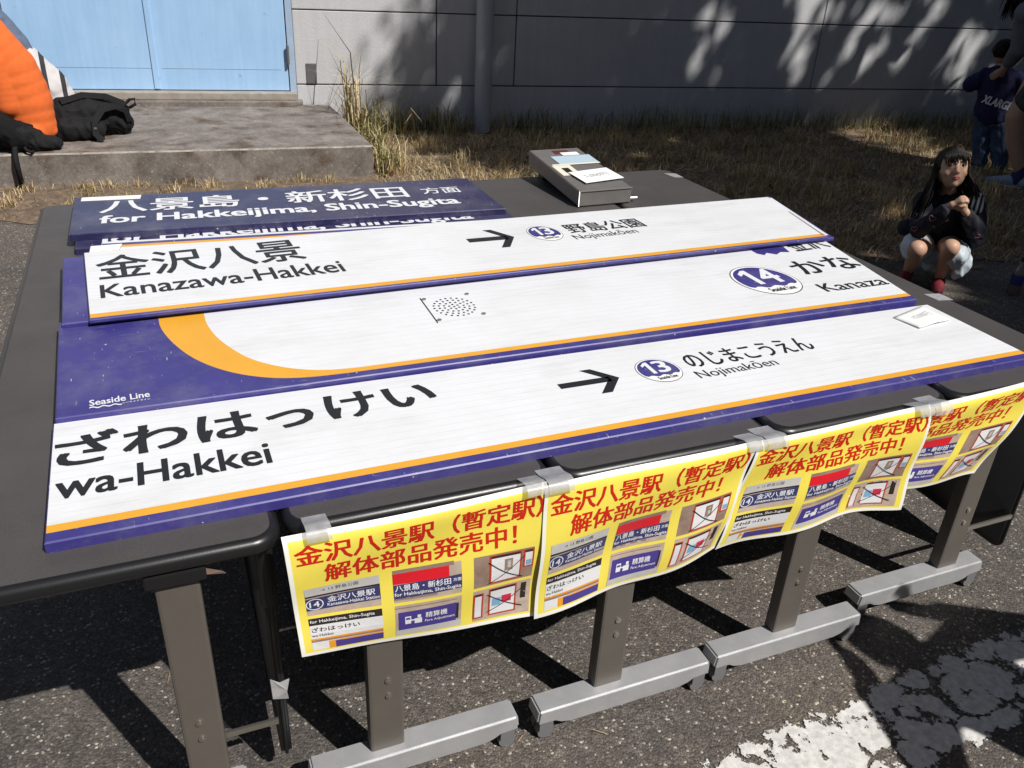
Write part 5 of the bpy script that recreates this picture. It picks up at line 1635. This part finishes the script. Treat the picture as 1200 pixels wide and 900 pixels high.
# ---------------------------------------------------------------- trees (stand to the right of the picture, shading wall and grass)
KX, KY = SUN_DIR.x / SUN_DIR.z, SUN_DIR.y / SUN_DIR.z
gr = np.random.default_rng(99)
GAPS = []                                # openings in the foliage: (x, y, half width, half length) where their light reaches the ground plane
for _ in range(66): GAPS.append((gr.uniform(5.0, 8.9), gr.uniform(6.05, 7.1), gr.uniform(0.025, 0.085), gr.uniform(0.05, 0.15)))
for _ in range(16): GAPS.append((gr.uniform(8.6, 10.5), gr.uniform(6.0, 6.9), gr.uniform(0.05, 0.15), gr.uniform(0.06, 0.2)))
for _ in range(7): GAPS.append((gr.uniform(2.7, 3.6), gr.uniform(6.4, 7.1), gr.uniform(0.03, 0.07), gr.uniform(0.05, 0.12)))
for _ in range(40): GAPS.append((gr.uniform(3.4, 8.5), gr.uniform(2.4, 6.0), gr.uniform(0.04, 0.12), gr.uniform(0.04, 0.12)))
for wx, wy, wz, r_ in ((4.26, 2.03, 0.64, 0.18), (4.273, 1.88, 0.50, 0.13), (4.159, 1.973, 0.26, 0.18), (4.257, 1.852, 0.29, 0.18), (4.416, 1.878, 0.15, 0.21)):
    GAPS.append((wx - KX * wz, wy - KY * wz, r_, r_))
GAPS = np.array(GAPS)
def keep_leaf(p):
    gx = p[:, 0] - KX * p[:, 2]; gy = p[:, 1] - KY * p[:, 2]
    ok = np.ones(len(p), bool)
    for x, y, a, b in GAPS:
        ok &= ((gx - x) / (a + 0.035)) ** 2 + ((gy - y) / (b + 0.035)) ** 2 > 1
    return ok
def tree(label, base, crown_c, rad, seed, nclump=150, per=250, leaf=0.14):
    t = thing("tree", label, "tree", base, 0, "trees whose shade falls on the wall")
    rs = np.random.default_rng(seed)
    bm = bmesh.new()
    cc = Vector(crown_c) - Vector(base)
    top = Vector((cc.x * 0.8, cc.y * 0.8, cc.z))
    tube(bm, [(0, 0, -0.1), (0.03, 0.02, cc.z * 0.3), (cc.x * 0.3, cc.y * 0.3, cc.z * 0.6), top], 0.19, 12, taper=[1.2, 0.85, 0.65, 0.3])
    centers = []
    for i in range(nclump):
        d = rs.normal(size=3); d /= np.linalg.norm(d)
        r_ = rs.uniform(0.25, 1.0) ** 0.5
        centers.append(np.array(cc) + d * np.array(rad) * r_)
    for i in range(16):
        c = centers[i]
        st_ = Vector((cc.x * 0.4, cc.y * 0.4, cc.z * (0.55 + 0.3 * rs.random())))
        m_ = st_.lerp(Vector(c), 0.5) + Vector((0, 0, 0.2))
        tube(bm, [st_, m_, Vector(c)], 0.06, 6, taper=[1, 0.6, 0.25])
    obj("trunk", bm, M['bark'], t, smooth=True)
    V, F = [], []
    n = 0
    for c in centers:
        cr = rs.uniform(0.26, 0.50)
        m = int(per * (cr / 0.38) ** 2)
        pos = c + rs.normal(size=(m, 3)) * cr * np.array([0.6, 0.6, 0.45])
        pos = pos[keep_leaf(pos + np.array(base))]; m = len(pos)
        a = rs.normal(size=(m, 3)); a[:, 2] -= 0.4; a /= np.linalg.norm(a, axis=1)[:, None]
        b = np.cross(a, rs.normal(size=(m, 3))); b /= np.linalg.norm(b, axis=1)[:, None]
        ln = rs.uniform(0.6, 1.25, (m, 1)) * leaf
        wd = ln * 0.27
        q = np.stack([pos, pos + a * ln * 0.5 + b * wd, pos + a * ln, pos + a * ln * 0.5 - b * wd], 1)
        V.append(q.reshape(-1, 3)); F.append(np.arange(n, n + 4 * m)); n += 4 * m
    V = np.concatenate(V); F = np.concatenate(F)
    np_mesh("crown", V, F, np.full(len(F) // 4, 4), M['leaf'], t)
    return t
tree("broadleaf tree nearest the building, shading the left part of the wall", (9.4, -1.6, 0), (8.50, -0.45, 9.6), (2.45, 2.3, 1.5), 3, 250, 280)
tree("broadleaf tree nearest the tables, shading the crouching girl", (9.7, -5.0, 0), (8.80, -4.35, 9.0), (2.25, 2.3, 1.4), 4, 190, 260)
tree("broadleaf tree farthest right along the building", (13.9, -1.6, 0), (13.1, -1.2, 9.8), (2.6, 2.2, 1.6), 5, 185, 260)
tree("broadleaf tree farthest right from the tables, by the open asphalt", (13.6, -5.6, 0), (12.7, -4.8, 9.4), (2.5, 2.6, 1.5), 6)

# unseen leaf mass added behind the camera and right to block low sky light
rs = np.random.default_rng(21)
V, F, n = [], [], 0
for i in range(420):
    a = R(rs.uniform(-165, 25))
    d = rs.uniform(10.0, 14.5)
    c = np.array([1.0 + d * math.cos(a), 0.0 + d * math.sin(a), rs.uniform(0.4, 7.4)])
    m = 150
    pos = c + rs.normal(size=(m, 3)) * np.array([0.75, 0.75, 0.6])
    pos = pos[pos[:, 2] > 0.02]; m = len(pos)
    q1 = rs.normal(size=(m, 3)); q1 /= np.linalg.norm(q1, axis=1)[:, None]
    q2 = np.cross(q1, rs.normal(size=(m, 3))); q2 /= np.linalg.norm(q2, axis=1)[:, None]
    ln = rs.uniform(0.22, 0.42, (m, 1)); wd = ln * 0.3
    q = np.stack([pos, pos + q1 * ln * 0.5 + q2 * wd, pos + q1 * ln, pos + q1 * ln * 0.5 - q2 * wd], 1)
    V.append(q.reshape(-1, 3)); F.append(np.arange(n, n + 4 * m)); n += 4 * m
V = np.concatenate(V); F = np.concatenate(F)
o = np_mesh("sky_blocker_foliage", V, F, np.full(len(F) // 4, 4), M['leaf'])
tag(o, "unseen leaf mass added behind the camera to block low sky light", "sky_blocker_foliage", kind='stuff')

# ---------------------------------------------------------------- grass
def blades(name, pts, zs_, ln, wd, lean, mat, curve=0.5, parent=None, org=(0, 0, 0)):
    n = len(pts)
    az = rng.uniform(0, 2 * np.pi, n)
    d = np.stack([np.cos(az), np.sin(az), np.zeros(n)], 1)
    s = np.stack([-np.sin(az), np.cos(az), np.zeros(n)], 1)
    th = lean
    base = np.stack([pts[:, 0], pts[:, 1], zs_], 1) - np.array(org)
    th2 = np.minimum(th + curve * (0.4 + rng.random(n)), 2.2)
    up = np.array([0, 0, 1.0])
    mid_ = base + (d * np.sin(th)[:, None] + up * np.cos(th)[:, None]) * (ln * 0.55)[:, None]
    tip = mid_ + (d * np.sin(th2)[:, None] + up * np.cos(th2)[:, None]) * (ln * 0.45)[:, None]
    w = wd[:, None]
    V = np.stack([base - s * w, base + s * w, mid_ + s * w * 0.8, mid_ - s * w * 0.8, tip], 1).reshape(-1, 3)
    i0 = np.arange(n) * 5
    F = np.stack([i0, i0 + 1, i0 + 2, i0 + 3, i0 + 3, i0 + 2, i0 + 4], 1).ravel()
    cnt = np.tile([4, 3], n)
    return np_mesh(name, V, F, cnt, mat, parent)

def in_step(x, y):
    return x < 1.93 and y > (fl.y + (fr.y - fl.y) * (x - fl.x) / (fr.x - fl.x) - 0.02)
pts = []
patch = lambda x, y: min(1, max(0, 0.5 + 0.9 * pnoise.noise(Vector((x * 1.7, y * 1.7, 0.3))) + 0.6 * pnoise.noise(Vector((x * 5, y * 5, 2.0)))))
while len(pts) < 90000:
    x = rng.uniform(-3.0, 11.0); y = rng.uniform(1.6, 7.4)
    if y < grass_edge(x) + 0.04 * math.sin(x * 14) or y > wall_y(x) - 0.01 or in_step(x, y): continue
    if rng.random() > 0.12 + 0.95 * patch(x, y): continue
    if x < 1.9 and rng.random() < 0.90: continue
    if x > 5 and rng.random() < 0.3: continue
    pts.append((x, y))
pts = np.array(pts)
zz = np.array([bank_z(x, y) for x, y in pts]) - 0.004
n = len(pts)
o = blades("dry_grass", pts, zz, rng.uniform(0.03, 0.10, n) * np.where(pts[:, 0] < 1.9, 0.5, 1.0), rng.uniform(0.0012, 0.003, n), np.clip(rng.normal(1.15, 0.35, n), 0.1, 1.6), M['straw'], 0.5)
tag(o, "short dry straw coloured grass covering the ground along the wall", "grass", kind='stuff')
# matted tufts
cl = []
while len(cl) < 320:
    x = rng.uniform(-2.5, 10.0); y = rng.uniform(1.8, 7.2)
    if y < grass_edge(x) + 0.05 or y > wall_y(x) - 0.04 or in_step(x, y): continue
    cl.append((x, y))
for x in np.concatenate([np.arange(-2.5, 0.35, 0.42), [0.55, 0.75, 1.38, 1.58]]):            # along the foot of the step
    yy = fl.y + (fr.y - fl.y) * (x - fl.x) / (fr.x - fl.x)
    cl.append((x + rng.uniform(-.05, .05), yy - rng.uniform(0.03, 0.22)))
cl = np.array(cl)
idx = rng.integers(0, len(cl), 26000)
pp = cl[idx] + rng.normal(size=(26000, 2)) * 0.045
keep = np.array([not in_step(x, y) and y < wall_y(x) - 0.01 for x, y in pp])
pp = pp[keep]; n = len(pp)
zz = np.array([bank_z(x, y) for x, y in pp]) - 0.004
o = blades("grass_tufts", pp, zz, rng.uniform(0.06, 0.17, n) * np.where(pp[:, 0] < 1.85, 0.55, 1.0), rng.uniform(0.0012, 0.0028, n), np.abs(rng.normal(0, 0.6, n)), M['straw'], 0.8)
tag(o, "raised tufts of dry grass scattered over the bank and the foot of the step", "grass", kind='stuff')
# weeds along the wall
n = 2600
xs = rng.uniform(2.0, 10, n)
pp = np.stack([xs, np.array([wall_y(x) for x in xs]) - np.abs(rng.normal(0, 0.11, n)) - 0.02], 1)
zz = np.array([bank_z(x, y) for x, y in pp]) - 0.004
o = blades("wall_weeds", pp, zz, rng.uniform(0.10, 0.32, n), rng.uniform(0.0015, 0.0035, n), np.abs(rng.normal(0, 0.35, n)), M['green_blade'], 0.7)
tag(o, "thin green and straw weeds growing along the foot of the wall", "weeds", kind='stuff')
# tall clumps
def clump(label, x, y, n, h, spread, lean, mt='green_blade'):
    pp = np.array([x, y]) + rng.normal(size=(n, 2)) * spread
    keep = np.array([not in_step(a, b) and b < wall_y(a) - 0.01 for a, b in pp]); pp = pp[keep]; n = len(pp)
    zz = np.array([bank_z(a, b) for a, b in pp]) - 0.005
    o = blades("grass_clump", pp, zz, np.abs(rng.normal(h * 0.75, h * 0.25, n)) + 0.06, rng.uniform(0.003, 0.0065, n), np.abs(rng.normal(0, lean, n)), M[mt], 1.1, org=(x, y, 0))
    o.location = (x, y, 0)
    return tag(o, label, "grass clump", "tall grass clumps beside the step")
M['stalk'] = blade_mat("pale_dry_stalks", [(0.0, (0.38, 0.29, 0.16)), (0.6, (0.60, 0.48, 0.30)), (1.0, (0.72, 0.60, 0.40))])
clump("tallest grass clump, with pale dry stalks, at the wall end of the step", 2.00, 6.10, 85, 0.86, 0.055, 0.17, 'stalk')
clump("shorter green grass clump at the wall end of the step", 2.07, 6.02, 80, 0.42, 0.08, 0.32)
clump("tall arching grass clump in the sun against the wall, right of the step", 2.38, 6.25, 70, 0.5, 0.12, 0.5)
clump("green grass clump at the right front corner of the step", 2.02, 5.05, 90, 0.26, 0.06, 0.35)
clump("green grass clump half way along the right end of the step", 2.03, 5.55, 90, 0.30, 0.07, 0.35)
clump("grass clump in the shade between the step and the drainpipe", 2.85, 6.25, 60, 0.36, 0.10, 0.4)

# straw litter on the asphalt
pp = np.stack([rng.uniform(-0.6, 4.2, 260), rng.uniform(-0.6, 4.0, 260)], 1)
o = blades("straw_litter", pp, np.full(260, 0.005), rng.uniform(0.01, 0.05, 260), rng.uniform(0.0006, 0.0014, 260), np.full(260, 1.5), M['straw'], 0.05)
tag(o, "bits of dry straw littering the asphalt", "straw", kind='stuff')

# fallen leaves lying in the grass
n = 900
q = []
while len(q) < n:
    x = rng.uniform(1.9, 10.5); y = rng.uniform(1.7, 6.8)
    if y < grass_edge(x) - 0.25 or y > wall_y(x) - 0.03 or in_step(x, y): continue
    q.append((x, y, max(0.012, bank_z(x, y) + rng.uniform(0.01, 0.045))))
q = np.array(q)
a = rng.normal(size=(n, 3)); a[:, 2] *= 0.35; a /= np.linalg.norm(a, axis=1)[:, None]
b = np.cross(a, np.array([0, 0, 1.0]) + rng.normal(size=(n, 3)) * 0.3); b /= np.linalg.norm(b, axis=1)[:, None]
ln = rng.uniform(0.015, 0.045, (n, 1))
V = np.stack([q - a * ln, q + b * ln * 0.45, q + a * ln, q - b * ln * 0.45], 1).reshape(-1, 3)
M['dead_leaf'] = blade_mat("dead_leaf", [(0.0, (0.10, 0.055, 0.03)), (0.5, (0.22, 0.13, 0.06)), (1.0, (0.40, 0.29, 0.14))])
o = np_mesh("fallen_leaves", V, np.arange(4 * n), np.full(n, 4), M['dead_leaf'])
tag(o, "brown fallen leaves scattered through the shaded grass", "leaves", kind='stuff')
